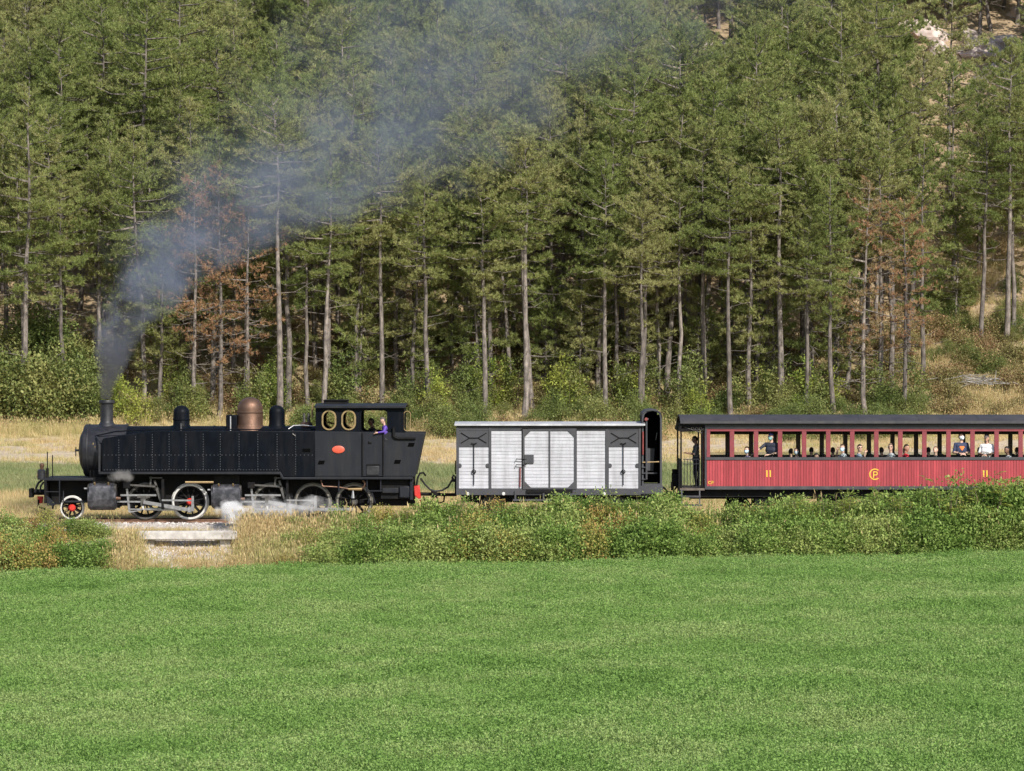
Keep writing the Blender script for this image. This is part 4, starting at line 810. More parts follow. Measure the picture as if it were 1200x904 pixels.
# injector and pipes below the cab
inj = MB().tube([Q(408, 573.5, -1.0), Q(424, 573.5, -1.0)], [.035, .05], 10).build('injector', M['brass'], LOCO)
MB().tube([Q(424, 573, -1.0), Q(427, 570, -1.0), Q(427.5, 566, -1.0), Q(425, 563, -1.0)], .03, 8).build('copper_pipe', M['copper'], LOCO)
MB().tube([Q(376, 562.5, -1.0), Q(378, 570, -1.0), Q(396, 571, -1.0), Q(408, 573, -1.0)], .022, 8).build('feed_pipe', M['copper'], LOCO)
MB().tube([Q(413.5, 575, -1.0), Q(413.5, 584, -1.0)], [.025, .06], 8).build('overflow_pipe', M['steel'], LOCO)
for px in (397, 430, 446): MB().tube([Q(px, 562, -1.08), Q(px, 577, -1.08)], .022, 6).build('hanger', M['cab'], LOCO)
MB().bar(Q(428, 575.5, -1.08), Q(448, 575.5, -1.08), .03, .16).build('cab_step', M['cab'], LOCO); MB().bar(Q(431, 590, -1.08), Q(436, 575, -1.08), .03, .05).bar(Q(440, 590, -1.08), Q(435, 575, -1.08), .03, .05).build('step_bracket', M['cab'], LOCO)
MB().box(PX(448), PX(467), -1.06, -.6, PZ(578), PZ(572)).build('tool_box', M['cab'], LOCO, .015)
MB().box(PX(446), PX(481), -.95, .95, PZ(585), PZ(562)).build('rear_frame', M['frame'], LOCO, .01)
MB().box(PX(468), PX(480), -1.07, -.6, PZ(583.5), PZ(570)).build('sand_box', M['cab'], LOCO, .03)
MB().box(PX(480.5), PX(484), -1.08, 1.08, PZ(586), PZ(561.5)).build('buffer_beam', M['cab'], LOCO, .01)
MB().prism([(PX(485), PZ(570)), (PX(491.5), PZ(569)), (PX(493), PZ(584.5)), (PX(490.5), PZ(585)), (PX(485.5), PZ(581))], -1.02, -.62).build('red_jack_bracket', M['red'], LOCO, .02)
MB().tube([Q(488, 569, -.8), Q(489.5, 560, -.7), Q(492, 555, -.6), Q(496, 554, -.5), Q(499, 558, -.5)], .03, 8).build('brake_pipe', M['frame'], LOCO)
MB().tube([Q(493, 561, -.6), Q(498, 568, -.5), Q(504, 574, -.45), Q(510, 576, -.4), Q(518, 575, -.4), Q(525, 571, -.45), Q(529, 564, -.5), Q(531, 561, -.5), Q(533, 565, -.5)], .03, 8).build('brake_hose', M['rubber'], LOCO)
MB().tube([Q(484, 579, 0), Q(516, 579.5, 0)], .055, 8).box(PX(505, 0), PX(512, 0), -.18, .18, PZ(583, 0), PZ(575, 0)).tube([Q(512, 583, -.1), Q(514, 590, -.1), Q(520, 588, -.1), Q(521, 580, -.1)], .03, 6).tube([Q(496, 582, -.1), Q(499, 590, -.1), Q(505, 588, -.1)], .03, 6).build('coupling', M['frame'], LOCO)
MB().tube([Q(495, 600, 0), Q(493, 586, 0)], .05, 6).build('rail_guard', M['rust'], LOCO)

# ================================================================== covered goods wagon
WG = thing('goods_wagon', (PX(643), 0, 0), 'covered goods wagon of white weathered planks in grey frames with brakeman hut', 'wagon')
WY = 1.08
def zrow(y): return PZ(y, -WY)
def wx(p): return PX(p, -WY)
MB().box(wx(535.5), wx(750), -WY + .03, WY - .03, zrow(573), zrow(500)).build('body_shell', M['wgrey'], WG)
wz0 = zrow(499.2); arcw = [(y, wz0 + .045 * (1 - (y / 1.2) ** 2) + .06) for y in np.linspace(-1.2, 1.2, 15)]
MB().prismx([(-1.2, wz0 + .0)] + arcw + [(1.2, wz0)] + [(1.0, wz0)] + [(-1.0, wz0)], wx(532.5), wx(756)).build('roof', M['wroof'], WG, .008)
MB().box(wx(534.5), wx(751), -WY - .05, WY + .05, zrow(580.5), zrow(573)).build('sole_bar', M['wgrey'], WG, .008)
plm = {}
def planks(x0, x1, y0, y1, yy, chamfer=0):
    n = max(1, round((zrow(y0) - zrow(y1)) / .104)); ph = (zrow(y0) - zrow(y1)) / n; w = wx(x1) - wx(x0)
    for i in range(n):
        z = zrow(y1) + ph * (i + .5); cut = 0
        if chamfer:
            d = min(i + .5, n - i - .5) * ph; cut = max(0, chamfer - d)
        key = (round(w, 3), round(ph, 4), round(cut, 3))
        if key not in plm:
            b = MB().box(-w / 2 + cut, w / 2 - cut, -.011, .011, -ph / 2 + .004, ph / 2 - .004); me = b.mesh('plank'); plm[key] = me
        o = link('plank', plm[key], WG, ((wx(x0) + wx(x1)) / 2, yy + random.uniform(-.003, .003), z), M['wood'])
for x0, x1, y0 in ((537.8, 572.7, 524.5), (575.8, 611.2, 505.3), (676, 709.2, 505.3), (713.5, 748.3, 524.5)): planks(x0, x1, y0, 572.8, -WY + .005)
for a, b_ in ((534.6, 537.6), (572.8, 575.6), (709.5, 713.2), (748.4, 751)): MB().box(wx(a), wx(b_), -WY - .035, -WY + .04, zrow(573), zrow(500.5)).build('frame_post', M['wgrey'], WG, .006)
MB().box(wx(534.6), wx(751), -WY - .02, -WY + .04, zrow(505), zrow(500)).build('top_rail', M['wgrey'], WG, .005)
for a, b_ in ((537.6, 572.8), (713.2, 748.4)):
    pn = MB().box(wx(a), wx(b_), -WY - .012, -WY + .03, zrow(524.2), zrow(505)).build('upper_panel', M['wgrey'], WG)
    c_ = (a + b_) / 2; xb = MB()
    for s_ in (-1, 1):
        for v in (-1, 1): xb.bar((wx(c_ + s_ * 5), -WY - .02, zrow(513.5)), (wx(c_ + s_ * 15), -WY - .02, zrow(513.5 - v * 6)), .025, .02)
    xb.bar((wx(c_ - 5), -WY - .02, zrow(513.5)), (wx(c_ + 5), -WY - .02, zrow(513.5)), .03, .02); xb.build('cross_brace', M['frame'], pn)
for c_ in (555.3, 730.4):
    lv = MB().tube([Q(c_, 520, -WY - .05), Q(c_, 569, -WY - .05)], .014, 6).tube([Q(c_ - 3.2, 519.5, -WY - .05), Q(c_ - 1, 520.3, -WY - .05), Q(c_ - .2, 521, -WY - .05)], .014, 6).tube([Q(c_ + 3.4, 519.2, -WY - .05), Q(c_ + 1, 520.3, -WY - .05), Q(c_ + .2, 521, -WY - .05)], .014, 6).build('lever', M['frame'], WG)
    MB().tube([Q(c_ + 2.1 * math.cos(a), 553 + 2.1 * math.sin(a), -WY - .06) for a in np.linspace(0, 6.3, 14)], .016, 6).build('ring', M['frame'], lv)
for px in (538.5, 571.5, 714.5, 747): MB().lathe([(0, -.02), (.06, -.02), (.07, 0)], Q(px, 546, -WY - .01), 'y', 12).build('hinge_boss', M['wgrey'], WG)
# sliding door
dY = -WY - .05
oc = lambda x0, x1, y0, y1, c: [(wx(x0) + c, zrow(y0)), (wx(x1) - c, zrow(y0)), (wx(x1), zrow(y0) - c), (wx(x1), zrow(y1) + c), (wx(x1) - c, zrow(y1)), (wx(x0) + c, zrow(y1)), (wx(x0), zrow(y1) + c), (wx(x0), zrow(y0) - c)]
dr = plate('door_frame', [(wx(612.5), zrow(501.5)), (wx(675.6), zrow(501.5)), (wx(675.6), zrow(573.5)), (wx(612.5), zrow(573.5))], [oc(614.8, 672.8, 505, 571.5, .19)], dY, .05, M['wgrey'], WG)
plm.clear(); planks(614.6, 643.2, 505, 571.6, dY + .012); plm.clear(); planks(644.8, 673, 505, 571.6, dY + .012)
MB().box(wx(643.2), wx(644.9), dY - .03, dY + .03, zrow(572), zrow(504.5)).build('door_post', M['wgrey'], dr)
MB().box(wx(614.5), wx(625.5), dY - .055, dY - .02, zrow(543), zrow(533)).build('lock_plate', M['wgrey'], dr, .005)
for py in (538.5, 545): MB().tube([Q(604.5, py + 2, -WY - .09), Q(605, py - .3, -WY - .09), Q(611, py, -WY - .1), Q(617, py, -WY - .1)], .013, 6).build('door_hook', M['frame'], dr)
MB().tube([Q(609.7, 548, -WY - .05), Q(609.4, 571, -WY - .05)], .022, 6).build('grab_rail', M['gauge'], WG)
MB().tube([Q(612, 501.3, -WY - .1), Q(752, 499.8, -WY - .1)], .02, 6).build('door_track', M['frame'], WG)
MB().box(wx(617), wx(671), -WY - .12, -WY + .2, zrow(577.5), zrow(574)).build('door_sill', M['frame'], WG)
MB().box(wx(601), wx(672), -WY - .28, -WY - .02, zrow(587), zrow(585)).build('foot_board', M['wgrey'], WG, .005)
for px in (604, 637, 669): MB().box(wx(px - 1), wx(px + 1), -WY - .1, -WY - .06, zrow(586), zrow(575)).build('step_hanger', M['wgrey'], WG)
for px in (548, 590, 708): MB().lathe([(0, -.03), (.04, -.028), (.055, 0)], Q(px, 579, -WY - .05), 'y', 10).build('white_bolt', M['white_tyre'], WG)
MB().box(wx(540), wx(770), -.55, .55, .52, .74).build('under_frame', M['frame'], WG)
for px in (576, 722):
    for sg in (-1, 1):
        w = MB().lathe([(0, -.06), (.06, -.06), (.08, -.02), (.28, .0), (.30, -.03), (.36, -.03), (.365, .03), (.40, .05), (.40, .07), (.0, .07)], (PX(px, -.6), .56 * sg, .365), 'y', 32).build('wheel', M['greasy'], WG)
        MB().box(PX(px, -.8) - .12, PX(px, -.8) + .12, sg * .68, sg * .9, .28, .50).build('axle_box', M['frame'], WG, .02)
        MB().tube([(PX(px, -.8) + dx, sg * .8, .56 + .10 * (1 - (dx / .5) ** 2) * -1) for dx in np.linspace(-.5, .5, 7)], .03, 6).build('leaf_spring', M['frame'], WG)
    MB().tube([(PX(px, 0), -.6, .365), (PX(px, 0), .6, .365)], .06, 8).build('axle', M['frame'], WG)
MB().tube([Q(530.5, 565, -.5), Q(530, 560, -.5), Q(531.5, 557, -.5), Q(533.5, 559, -.5), Q(534, 566, -.5)], .03, 8).build('brake_hose', M['rubber'], WG)
MB().box(PX(532.8), PX(535), -.9, .9, zrow(580), zrow(562)).build('end_beam', M['frame'], WG)
MB().tube([Q(516, 580, 0), Q(535, 580, 0)], .05, 8).build('draw_bar', M['frame'], WG)
for px, py in ((533.7, 548),): MB().tube([Q(px, 540, -.9), Q(px, 556, -.9)], .02, 6).build('end_handrail', M['frame'], WG)
# brakeman hut
hx0, hx1 = 752.2, 775.8; hut_top = [(hx0, 489), (hx0 + 1.2, 484), (hx0 + 5, 481), (764, 480), (hx1 - 5, 481), (hx1 - 1.2, 484), (hx1, 489)]
ot = [(wx(a), zrow(b_)) for a, b_ in hut_top]; inn = [(wx(764 + (a - 764) * .83), zrow(b_ + 2)) for a, b_ in hut_top]
hut = plate('hut_front_frame', ot + [(wx(hx1), zrow(569.5)), (wx(hx0), zrow(569.5))], [inn + [(wx(773.6), zrow(567)), (wx(754.3), zrow(567))]], -WY + .02, .05, M['wgrey'], WG)
shell = [(PX(a), PZ(b_)) for a, b_ in hut_top]
for (a, b_), (c_, d_) in zip(shell[:-1], shell[1:]):
    MB().prism([(a, b_), (c_, d_), (c_, d_ - .03), (a, b_ - .03)], -WY - .03, WY).build('hut_roof', M['wgrey'], WG)
MB().box(wx(773.4), wx(775.6), -WY + .05, WY, zrow(569), zrow(488)).build('hut_wall', M['frame'], WG); MB().box(wx(752.3), wx(753.6), -WY + .05, WY, zrow(569), zrow(488)).build('hut_wall', M['frame'], WG)
MB().box(wx(753.6), wx(773.4), WY - .04, WY - .001, zrow(569), zrow(483)).build('hut_back', M['frame'], WG)
MB().box(wx(750.5), wx(777), -WY - .02, WY, zrow(579), zrow(569.5)).build('hut_floor', M['wgrey'], WG, .006)
MB().prism([(wx(757.5), zrow(526)), (wx(768), zrow(526.5)), (wx(766.5), zrow(553)), (wx(757.5), zrow(552))], -.55, -.50).build('seat_back', M['wgrey'], WG)
MB().box(wx(756), wx(771), -.75, -.3, zrow(556), zrow(554.5)).build('bench', M['wgrey'], WG)
MB().tube([Q(753.5, 533, -WY - .03), Q(753.5, 506, -WY - .03)], .025, 6).build('hut_handrail', M['gauge'], WG)
MB().tube([Q(757.6, 562, -WY - .05), Q(757.6, 494, -WY - .05)], .03, 6).tube([Q(755.5, 491.5, -WY - .05), Q(760, 491.5, -WY - .05)], .03, 6).build('brake_column', M['wgrey'], WG)
MB().lathe([(0, -.04), (.05, -.04), (.055, .04), (0, .04)], Q(757.3, 491.5, -WY - .07), 'y', 10).build('brake_crank', M['gauge'], WG)
MB().tube([Q(753, 542.2, -WY - .03), Q(772.5, 541.5, -WY - .03)], .02, 6).build('hut_bar', M['brass'], WG)
MB().tube([Q(768.5, 516, -.3), Q(770, 507, -.3)], .012, 5).build('hut_lever', M['steel'], WG)
for py in (548, 555, 562): MB().tube([Q(752, py, -WY - .04), Q(757.5, py, -WY - .04)], .018, 6).build('hut_rung', M['wgrey'], WG)
MB().box(wx(751.5), wx(760), -WY - .06, -WY + .2, zrow(583), zrow(579)).build('hut_step', M['frame'], WG)
MB().tube([Q(777, 571, -.3), Q(783, 577, -.3), Q(789, 577, -.3), Q(794, 569, -.3)], .03, 8).build('brake_hose', M['rubber'], WG)
MB().tube([Q(776, 579, 0), Q(797, 580, 0)], .05, 8).tube([Q(780, 575, -.15), Q(786, 584, -.15), Q(792, 583, -.15)], .03, 6).build('coupling', M['frame'], WG)

# ================================================================== open sided passenger carriage
CR = thing('passenger_carriage', (PX(1060), 0, 0), 'red planked passenger carriage with open windows, black roof and end platform', 'carriage')
CY = 1.2
def cx_(p): return PX(p, -CY)
def cz_(p): return PZ(p, -CY)
CX0, CX1 = 826.0, 1292.0; W0, PITCH, WW = 832.3, 28.2, 22.9; NW = 16
rz = cz_(497.3); arcc = [(y, rz + .04 + (cz_(487) - rz - .04) * (1 - abs(y / 1.36) ** 2.6)) for y in np.linspace(-1.36, 1.36, 19)]
MB().prismx([(-1.36, rz)] + arcc + [(1.36, rz), (1.28, rz)] + [(y * .94, z - .06) for y, z in arcc[::-1]] + [(-1.28, rz)], cx_(797), cx_(1326)).build('roof', M['croof'], CR, .008)
rr_ = [o for o in CR.children if o.name.startswith('roof')][0]
MB().box(cx_(797), cx_(1326), -1.385, -1.362, rz + .02, rz + .10).build('roof_gutter', M['cgrey'], rr_, .004)
for i in range(1, 8): MB().prismx([(y * 1.003, z + .006) for y, z in arcc] + [(y, z) for y, z in arcc[::-1]], cx_(797 + i * 70), cx_(798.2 + i * 70)).build('roof_seam', M['croof'], rr_)
MB().prism([(cx_(794.5), cz_(505)), (cx_(797), cz_(497)), (cx_(799), cz_(497)), (cx_(798), cz_(506))], -1.3, 1.3).build('canopy_end', M['frame'], CR)
MB().box(cx_(797), cx_(826), -1.25, -1.18, cz_(500.5), cz_(497.2)).build('canopy_beam', M['frame'], CR)
MB().prism([(cx_(797), cz_(497.3)), (cx_(826), cz_(497.3)), (cx_(826), cz_(504)), (cx_(817), cz_(505.5)), (cx_(797), cz_(506.5))], -1.2, -1.17).build('canopy_dark_plate', M['frame'], CR)  # dark near-side plate filling the dark area beneath the canopy
brk = MB()
for k in range(3):
    c0_ = (812 + k * 4.5, 502.3)
    brk.tube([Q(c0_[0] + (3.2 - .42 * t) * math.cos(t * 1.1), c0_[1] + (2.6 - .36 * t) * math.sin(t * 1.1), -1.225) for t in np.linspace(0, 6, 18)], .012, 5)
brk.tube([Q(800, 500, -1.2), Q(808, 503, -1.2), Q(818, 506, -1.2), Q(822.6, 508, -1.2)], .014, 5).build('scroll_bracket', M['greasy'], CR)
def side(y, near):
    s = -1 if y < 0 else 1; Y0, Y1 = (y, y - s * .05)
    MB().box(cx_(CX0 + .1), cx_(CX1), Y0 + s * .03, Y1, cz_(502.6), cz_(497.5)).build('letter_board', M['cgrey'], CR, .006)
    MB().box(cx_(828), cx_(CX1), Y0, Y1, cz_(505.6), cz_(502.7)).build('window_header', M['cpost'], CR)
    MB().box(cx_(CX0 + .1), cx_(CX1), Y0 + s * .035, Y1 - s * .02, cz_(539.3), cz_(536)).build('sill_rail', M['cgrey'], CR, .006)
    MB().box(cx_(828), cx_(CX1), Y0 - s * .012, Y1, cz_(570.3), cz_(539.2)).build('side_panel', M['cpost'] if near else M['inside'], CR)
    MB().box(cx_(CX0 + .1), cx_(CX1), Y0 + s * .025, Y1, cz_(574), cz_(570)).build('bottom_rail', M['cgrey'], CR, .006)
    MB().box(cx_(CX0), cx_(828.2), Y0 + s * .02, Y1 - s * .03, cz_(574), cz_(497.4)).build('corner_post', M['cgrey'], CR, .006)
    for k in range(NW + 1):
        a = W0 + PITCH * (k - 1) + WW if k else 828.2
        MB().box(cx_(a), cx_(W0 + PITCH * k), Y0 - s * .005, Y1 - s * .01, cz_(536), cz_(505.5)).build('window_post', M['cpost'] if near else M['inside'], CR, .008)
    if near:
        for k in range(NW):
            a = W0 + PITCH * k
            MB().box(cx_(a), cx_(a + WW), y + .034, y + .040, cz_(536.5), cz_(530.0)).build('lowered_pane', M['glass'], CR)
        pw = .084; n = int((cx_(CX1) - cx_(828.3)) / pw); pm = MB().box(-pw / 2 + .0045, pw / 2 - .0045, -.009, .009, -.004, cz_(539.3) - cz_(570) + .0).mesh('plank')
        for i in range(n): link('plank', pm, CR, (cx_(828.3) + pw * (i + .5), y + random.uniform(-.0025, .0025), cz_(570)), M['cred'])
side(-CY, True); side(CY, False)
MB().box(cx_(826), cx_(CX1 + 34), -CY + .06, CY - .06, cz_(574.5), cz_(571.5)).build('floor', M['inside'], CR)
MB().box(cx_(828), cx_(CX1), -CY + .06, CY - .06, cz_(500), cz_(498.5)).build('ceiling', M['inside'], CR)
MB().box(cx_(828), cx_(CX1), CY - .08, CY - .05, cz_(511.5), cz_(504)).build('blind_box', M['inside'], CR)
for k in range(0, NW + 1, 2):
    MB().box(cx_(W0 + PITCH * k - 4.0), cx_(W0 + PITCH * k - 1.4), CY - .16, CY - .055, cz_(572), cz_(500)).build('inner_pillar', M['inside'], CR)
for x0, d in ((827, 1), (CX1, -1)):
    MB().box(cx_(x0), cx_(x0 + d), -CY + .06, -.35, cz_(573), cz_(498)).box(cx_(x0), cx_(x0 + d), .35, CY - .06, cz_(573), cz_(498)).box(cx_(x0), cx_(x0 + d), -.35, .35, cz_(506), cz_(498)).build('end_wall', M['cpost'], CR)
# seats: benches in facing pairs
SEATX = [W0 + PITCH * k + 25.4 for k in range(-1, NW)]
for k in range(NW):
    x = cx_(W0 + PITCH * k + 25.5)
    for y0, y1 in ((-CY + .12, -.25), (.25, CY - .12)):
        st = MB().box(x - .03, x + .03, y0, y1, cz_(573), cz_(534)).build('seat_back', M['seat'], CR, .02)
        MB().box(x - .42, x - .04, y0, y1, cz_(573) + .40, cz_(573) + .46).build('seat_cushion', M['seat'], st, .02)
# lettering and monogram
def flat(px, py, polys, name):
    b = MB()
    for p in polys: b.prism([(cx_(px + a), cz_(py + c)) for a, c in p], -CY - .018, -CY - .0125)
    return b.build(name, M['yellow'], CR)
def bar1(x): return [(x - .75, -3.9), (x + .75, -3.9), (x + .75, 3.9), (x - .75, 3.9)]
def serif(x): return [[(x - 1.5, -3.0), (x - .74, -3.85), (x - .74, -2.9)]]
for px in (900.5, 1154.5): flat(px, 555.3, [bar1(-1.7), bar1(2.2)] + serif(-1.7) + serif(2.2), 'class_number')
def arcpoly(cx, cy, r0, r1, a0, a1, n=18):
    q = []
    for i in range(n):
        t0 = R(a0 + (a1 - a0) * i / n); t1 = R(a0 + (a1 - a0) * (i + 1) / n)
        q.append([(cx + r0 * math.cos(t0), cy + r0 * math.sin(t0)), (cx + r1 * math.cos(t0), cy + r1 * math.sin(t0)), (cx + r1 * math.cos(t1), cy + r1 * math.sin(t1)), (cx + r0 * math.cos(t1), cy + r0 * math.sin(t1))])
    return q
flat(1025.4, 556, arcpoly(0, 0, 5.4, 6.7, 48, 312) + [[(-2.2, -3.3), (-1.0, -3.3), (-1.0, 4.4), (-2.2, 4.4)]] + arcpoly(.9, -1.0, 1.3, 2.45, -90, 90, 8) + [[(-1, -3.45), (1, -3.45), (1, -2.3), (-1, -2.3)], [(-1, .3), (1, .3), (1, 1.45), (-1, 1.45)]], 'monogram')
flat(833.2, 565.8, arcpoly(-1.4, 0, 1.2, 1.9, 50, 310, 10) + [[(.7, -1.9), (1.4, -1.9), (1.2, 1.9), (.5, 1.9)], [(1.3, -1.9), (3.1, -1.9), (3.0, -1.2), (1.2, -1.2)], [(1.2, -.1), (2.8, -.1), (2.7, .5), (1.1, .5)], [(2.6, -1.9), (3.2, -1.9), (3.0, .5), (2.4, .5)]], 'small_lettering')
# end platform
def platform(x0, x1, xe):
    MB().box(cx_(x0), cx_(x1), -CY, CY, cz_(575), cz_(572.5)).build('platform_floor', M['sleeper'], CR)
    for px in (xe, x1 - 3 if xe < x1 else x0 + 3):
        for sg in (-1, 1): MB().tube([(cx_(px), sg * (CY - .03), cz_(574)), (cx_(px), sg * (CY - .03), cz_(499))], .025, 8).build('canopy_post', M['frame'], CR)
    ra = MB(); y = -CY + .03
    for py in (538.5, 544, 571): ra.tube([Q(800.5, py, y), Q(819.5, py, y)], .013, 6)
    for px in (802, 805.5, 809, 812.5, 816, 819.5): ra.tube([Q(px, 538.5, y), Q(px, 572, y)], .011 if px < 819 else .02, 6)
    if xe < x1: ra.build('railing', M['cgrey'], CR)
    ea = MB()
    for y in np.linspace(-.95, .95, 9): ea.tube([(cx_(xe + .5), y, cz_(573)), (cx_(xe + .5), y, cz_(540))], .012, 6)
    for py in (540, 556): ea.tube([(cx_(xe + .5), -CY + .03, cz_(py)), (cx_(xe + .5), CY - .03, cz_(py))], .016, 6)
    ea.build('end_railing', M['cgrey'], CR)
platform(797, 826, 798.2); platform(1292, 1322, 1320)
MB().box(cx_(795), cx_(799.5), -CY + .02, -.5, cz_(590), cz_(540)).build('end_screen', M['frame'], CR, .01)
MB().tube([Q(795.5, 537, -.9), Q(795.5, 546, -.9)], .03, 6).build('end_lamp_iron', M['frame'], CR)
bq = MB().box(PX(787.5, -.5), PX(794, -.5), -.75, -.2, PZ(570, -.5), PZ(555, -.5)).tube([Q(790.5, 555, -.5), Q(790.5, 550, -.5)], .08, 8).tube([Q(788, 565, -.8), Q(788, 575, -.8)], .05, 8).build('brake_stand', M['frame'], CR, .01)
MB().box(cx_(797), cx_(821), -CY - .16, -CY + .08, cz_(583), cz_(581)).build('step', M['cgrey'], CR); MB().box(cx_(798), cx_(822), -CY - .3, -CY - .06, cz_(593), cz_(591)).build('step', M['cgrey'], CR)
for px in (799, 820): MB().bar(Q(px, 574, -CY - .04), Q(px, 592.5, -CY - .14), .04, .03).build('step_bracket', M['cgrey'], CR)
MB().lathe([(0, -.05), (.09, -.05), (.1, 0), (.1, .2)], Q(796, 584, -.8), 'y', 12).build('side_buffer', M['frame'], CR)
MB().box(cx_(800), cx_(1315), -.98, -.88, cz_(583), cz_(574.2)).box(cx_(800), cx_(1315), .88, .98, cz_(583), cz_(574.2)).build('under_frame', M['frame'], CR)
MB().tube([Q(870, 582, -.85), Q(930, 592, -.85), Q(1160, 592, -.85), Q(1220, 582, -.85)], .03, 6).build('truss_rod', M['frame'], CR)
for bx in (893, 1232):
    for wx_ in (-27, 27):
        for sg in (-1, 1):
            MB().lathe([(0, -.06), (.06, -.06), (.08, -.02), (.26, .0), (.28, -.03), (.34, -.03), (.345, .03), (.38, .05), (.38, .07), (0, .07)], (PX(bx + wx_, -.6), .56 * sg, .345), 'y', 28).build('wheel', M['frame'], CR)
        MB().tube([(PX(bx + wx_, 0), -.6, .345), (PX(bx + wx_, 0), .6, .345)], .06, 8).build('axle', M['frame'], CR)
    for sg in (-1, 1): MB().prism([(PX(bx - 34), .42), (PX(bx + 34), .42), (PX(bx + 30), .30), (PX(bx + 10), .30), (PX(bx + 5), .22), (PX(bx - 5), .22), (PX(bx - 10), .30), (PX(bx - 30), .30)], sg * .78, sg * .70).build('bogie_frame', M['frame'], CR)
    MB().box(PX(bx - 8), PX(bx + 8), -.9, .9, .38, .66).build('bogie_bolster', M['frame'], CR)
MB().box(cx_(960), cx_(1000), -.8, -.3, cz_(600), cz_(583)).build('battery_box', M['frame'], CR, .02)
MB().box(cx_(810), cx_(1300), -.5, .5, cz_(586), cz_(574.6)).build('floor_bearer', M['frame'], CR)

# ================================================================== people
SK = {}
def skin(c):
    if c not in SK: SK[c] = mat('cloth_%d' % len(SK) if c[0] != 's' else 'skin_%d' % len(SK), c[1:], .75 if c[0] != 's' else .5, 0, .12, 14)
    return SK[c]
tmpS = bpy.data.scenes.new('tmp_people'); PEOPLE = []
def capsule(b, a, c, r0, r1, n=10): 
    b.tube([a, c], [r0, r1], n); b.ball(a, r0, n, 6); b.ball(c, r1, n, 6)
def person(label, px, top, Y, heading, seated, shirt, trousers, skin_c=('s', .62, .39, .29), hair=(.03, .022, .016), arms='lap', short=True, mask=None, cap=None, glasses=False, hturn=0, htilt=0, lean=0, floor=None, longhair=False, emblem=None, group=None):
    if seated and hturn == 0 and -170 < heading < -40:     # transverse benches: body along the train, face turned to the window
        nb = -176 if heading < -90 else -4; hturn = max(-75, min(75, heading - nb)); heading = nb; Y = -.86
    zf = floor if floor is not None else cz_(571.4); zt = PZ(top, Y); s = (zt - zf) / (1.335 if seated else 1.735); dz = -.40 if seated else 0.
    prims = []                                     # (segment a, b, radius, material key)
    def seg(a, c, r0, r1, k): prims.append((Vector(a), Vector(c), r0, r1, k))
    U = lambda x, y, z: Vector((x + lean * max(0, z - .95), y, z + dz))
    seg(U(0, -.07, .95), U(0, .07, .95), .135, .135, 't'); seg(U(0, -.05, 1.06), U(0, .05, 1.06), .125, .125, 'c'); seg(U(.01, -.075, 1.20), U(.01, .075, 1.20), .125, .125, 'c'); seg(U(.0, -.11, 1.34), U(.0, .11, 1.34), .105, .105, 'c')
    seg(U(-.005, 0, 1.40), U(.01, 0, 1.53), .062, .052, 'k')
    for sg in (-1, 1):
        sh = U(0, sg * .185, 1.385); side_ = 'L' if sg > 0 else 'R'
        if arms == 'lap': el, wr = U(.07, sg * .235, 1.11), U(.26, sg * .13, 1.03)
        elif arms == 'hang': el, wr = U(-.02, sg * .24, 1.11), U(.06, sg * .25, .87)
        elif arms == 'forward': el, wr = U(.05, sg * .23, 1.12), U(.28, sg * .14, 1.16)
        elif arms == 'face': (el, wr) = (U(.20, sg * .22, 1.25), U(.17, sg * .10, 1.53)) if sg < 0 else (U(.07, sg * .235, 1.12), U(.24, sg * .08, 1.10))
        elif arms == 'cross': el, wr = U(.15, sg * .25, 1.22), U(.27, sg * -.05, 1.27)
        elif arms == 'drink': el, wr = (U(.14, sg * .25, 1.20), U(.19, sg * .05, 1.47))
        elif arms == 'reach': (el, wr) = (U(.16, sg * .34, 1.24), U(.26, sg * .52, 1.08)) if sg < 0 else (U(.08, sg * .24, 1.10), U(.25, sg * -.02, 1.05))
        elif arms == 'sill': (el, wr) = (U(.07, sg * .27, 1.23), U(.27, sg * .24, 1.20)) if sg > 0 else (U(.07, sg * .23, 1.14), U(.26, sg * .12, 1.20))
        elif arms == 'belly': el, wr = U(.04, sg * .26, 1.12), U(.22, sg * .03, 1.08)
        seg(sh, el, .058, .043, 'c'); seg(el, wr, .041, .029, 'k' if short else 'c')
        f = (wr - el).normalized(); sd_ = f.cross(Vector((0, 0, 1))); sd_ = sd_.normalized() if sd_.length > .1 else Vector((0, 1, 0)); up_ = sd_.cross(f)
        pm_ = wr + f * .07; seg(wr, pm_, .027, .032, 'k')
        for j, (o_, l_) in enumerate(((-.027, .062), (-.009, .075), (.009, .070), (.027, .052))):
            k1 = pm_ + f * .02 + sd_ * o_; k2 = k1 + f * l_ * .55 - up_ * .008; seg(k1, k2, .0105, .010, 'k'); seg(k2, k2 + f * l_ * .35 - up_ * .022, .010, .009, 'k')
        th = wr + f * .03 - sd_ * .03 * sg; seg(th, th + f * .035 - sd_ * .028 * sg - up_ * .008, .013, .011, 'k'); seg(th + f * .035 - sd_ * .028 * sg, th + f * .07 - sd_ * .03 * sg - up_ * .018, .011, .009, 'k')
        hp = U(0, sg * .095, .93)
        if seated: kn, an = Vector((.43, sg * .12, .50)), Vector((.44, sg * .12, .09)); hp = Vector((0, sg * .095, .53))
        else: kn, an = Vector((.025, sg * .10, .50)), Vector((-.01, sg * .105, .09))
        seg(hp, kn, .092, .06, 't'); seg(kn, an, .058, .04, 't'); seg(an + Vector((-.03, 0, -.045)), an + Vector((.14, sg * .02, -.055)), .042, .035, 'f')
    hr = Matrix.Rotation(R(hturn), 3, 'Z') @ Matrix.Rotation(R(-htilt), 3, 'Y'); nk = U(.015, 0, 1.53)
    def HD(x, y, z): return nk + hr @ Vector((x, y, z))
    b = MB()
    for a, c, r0, r1, k in prims: capsule(b, a, c, r0, r1)
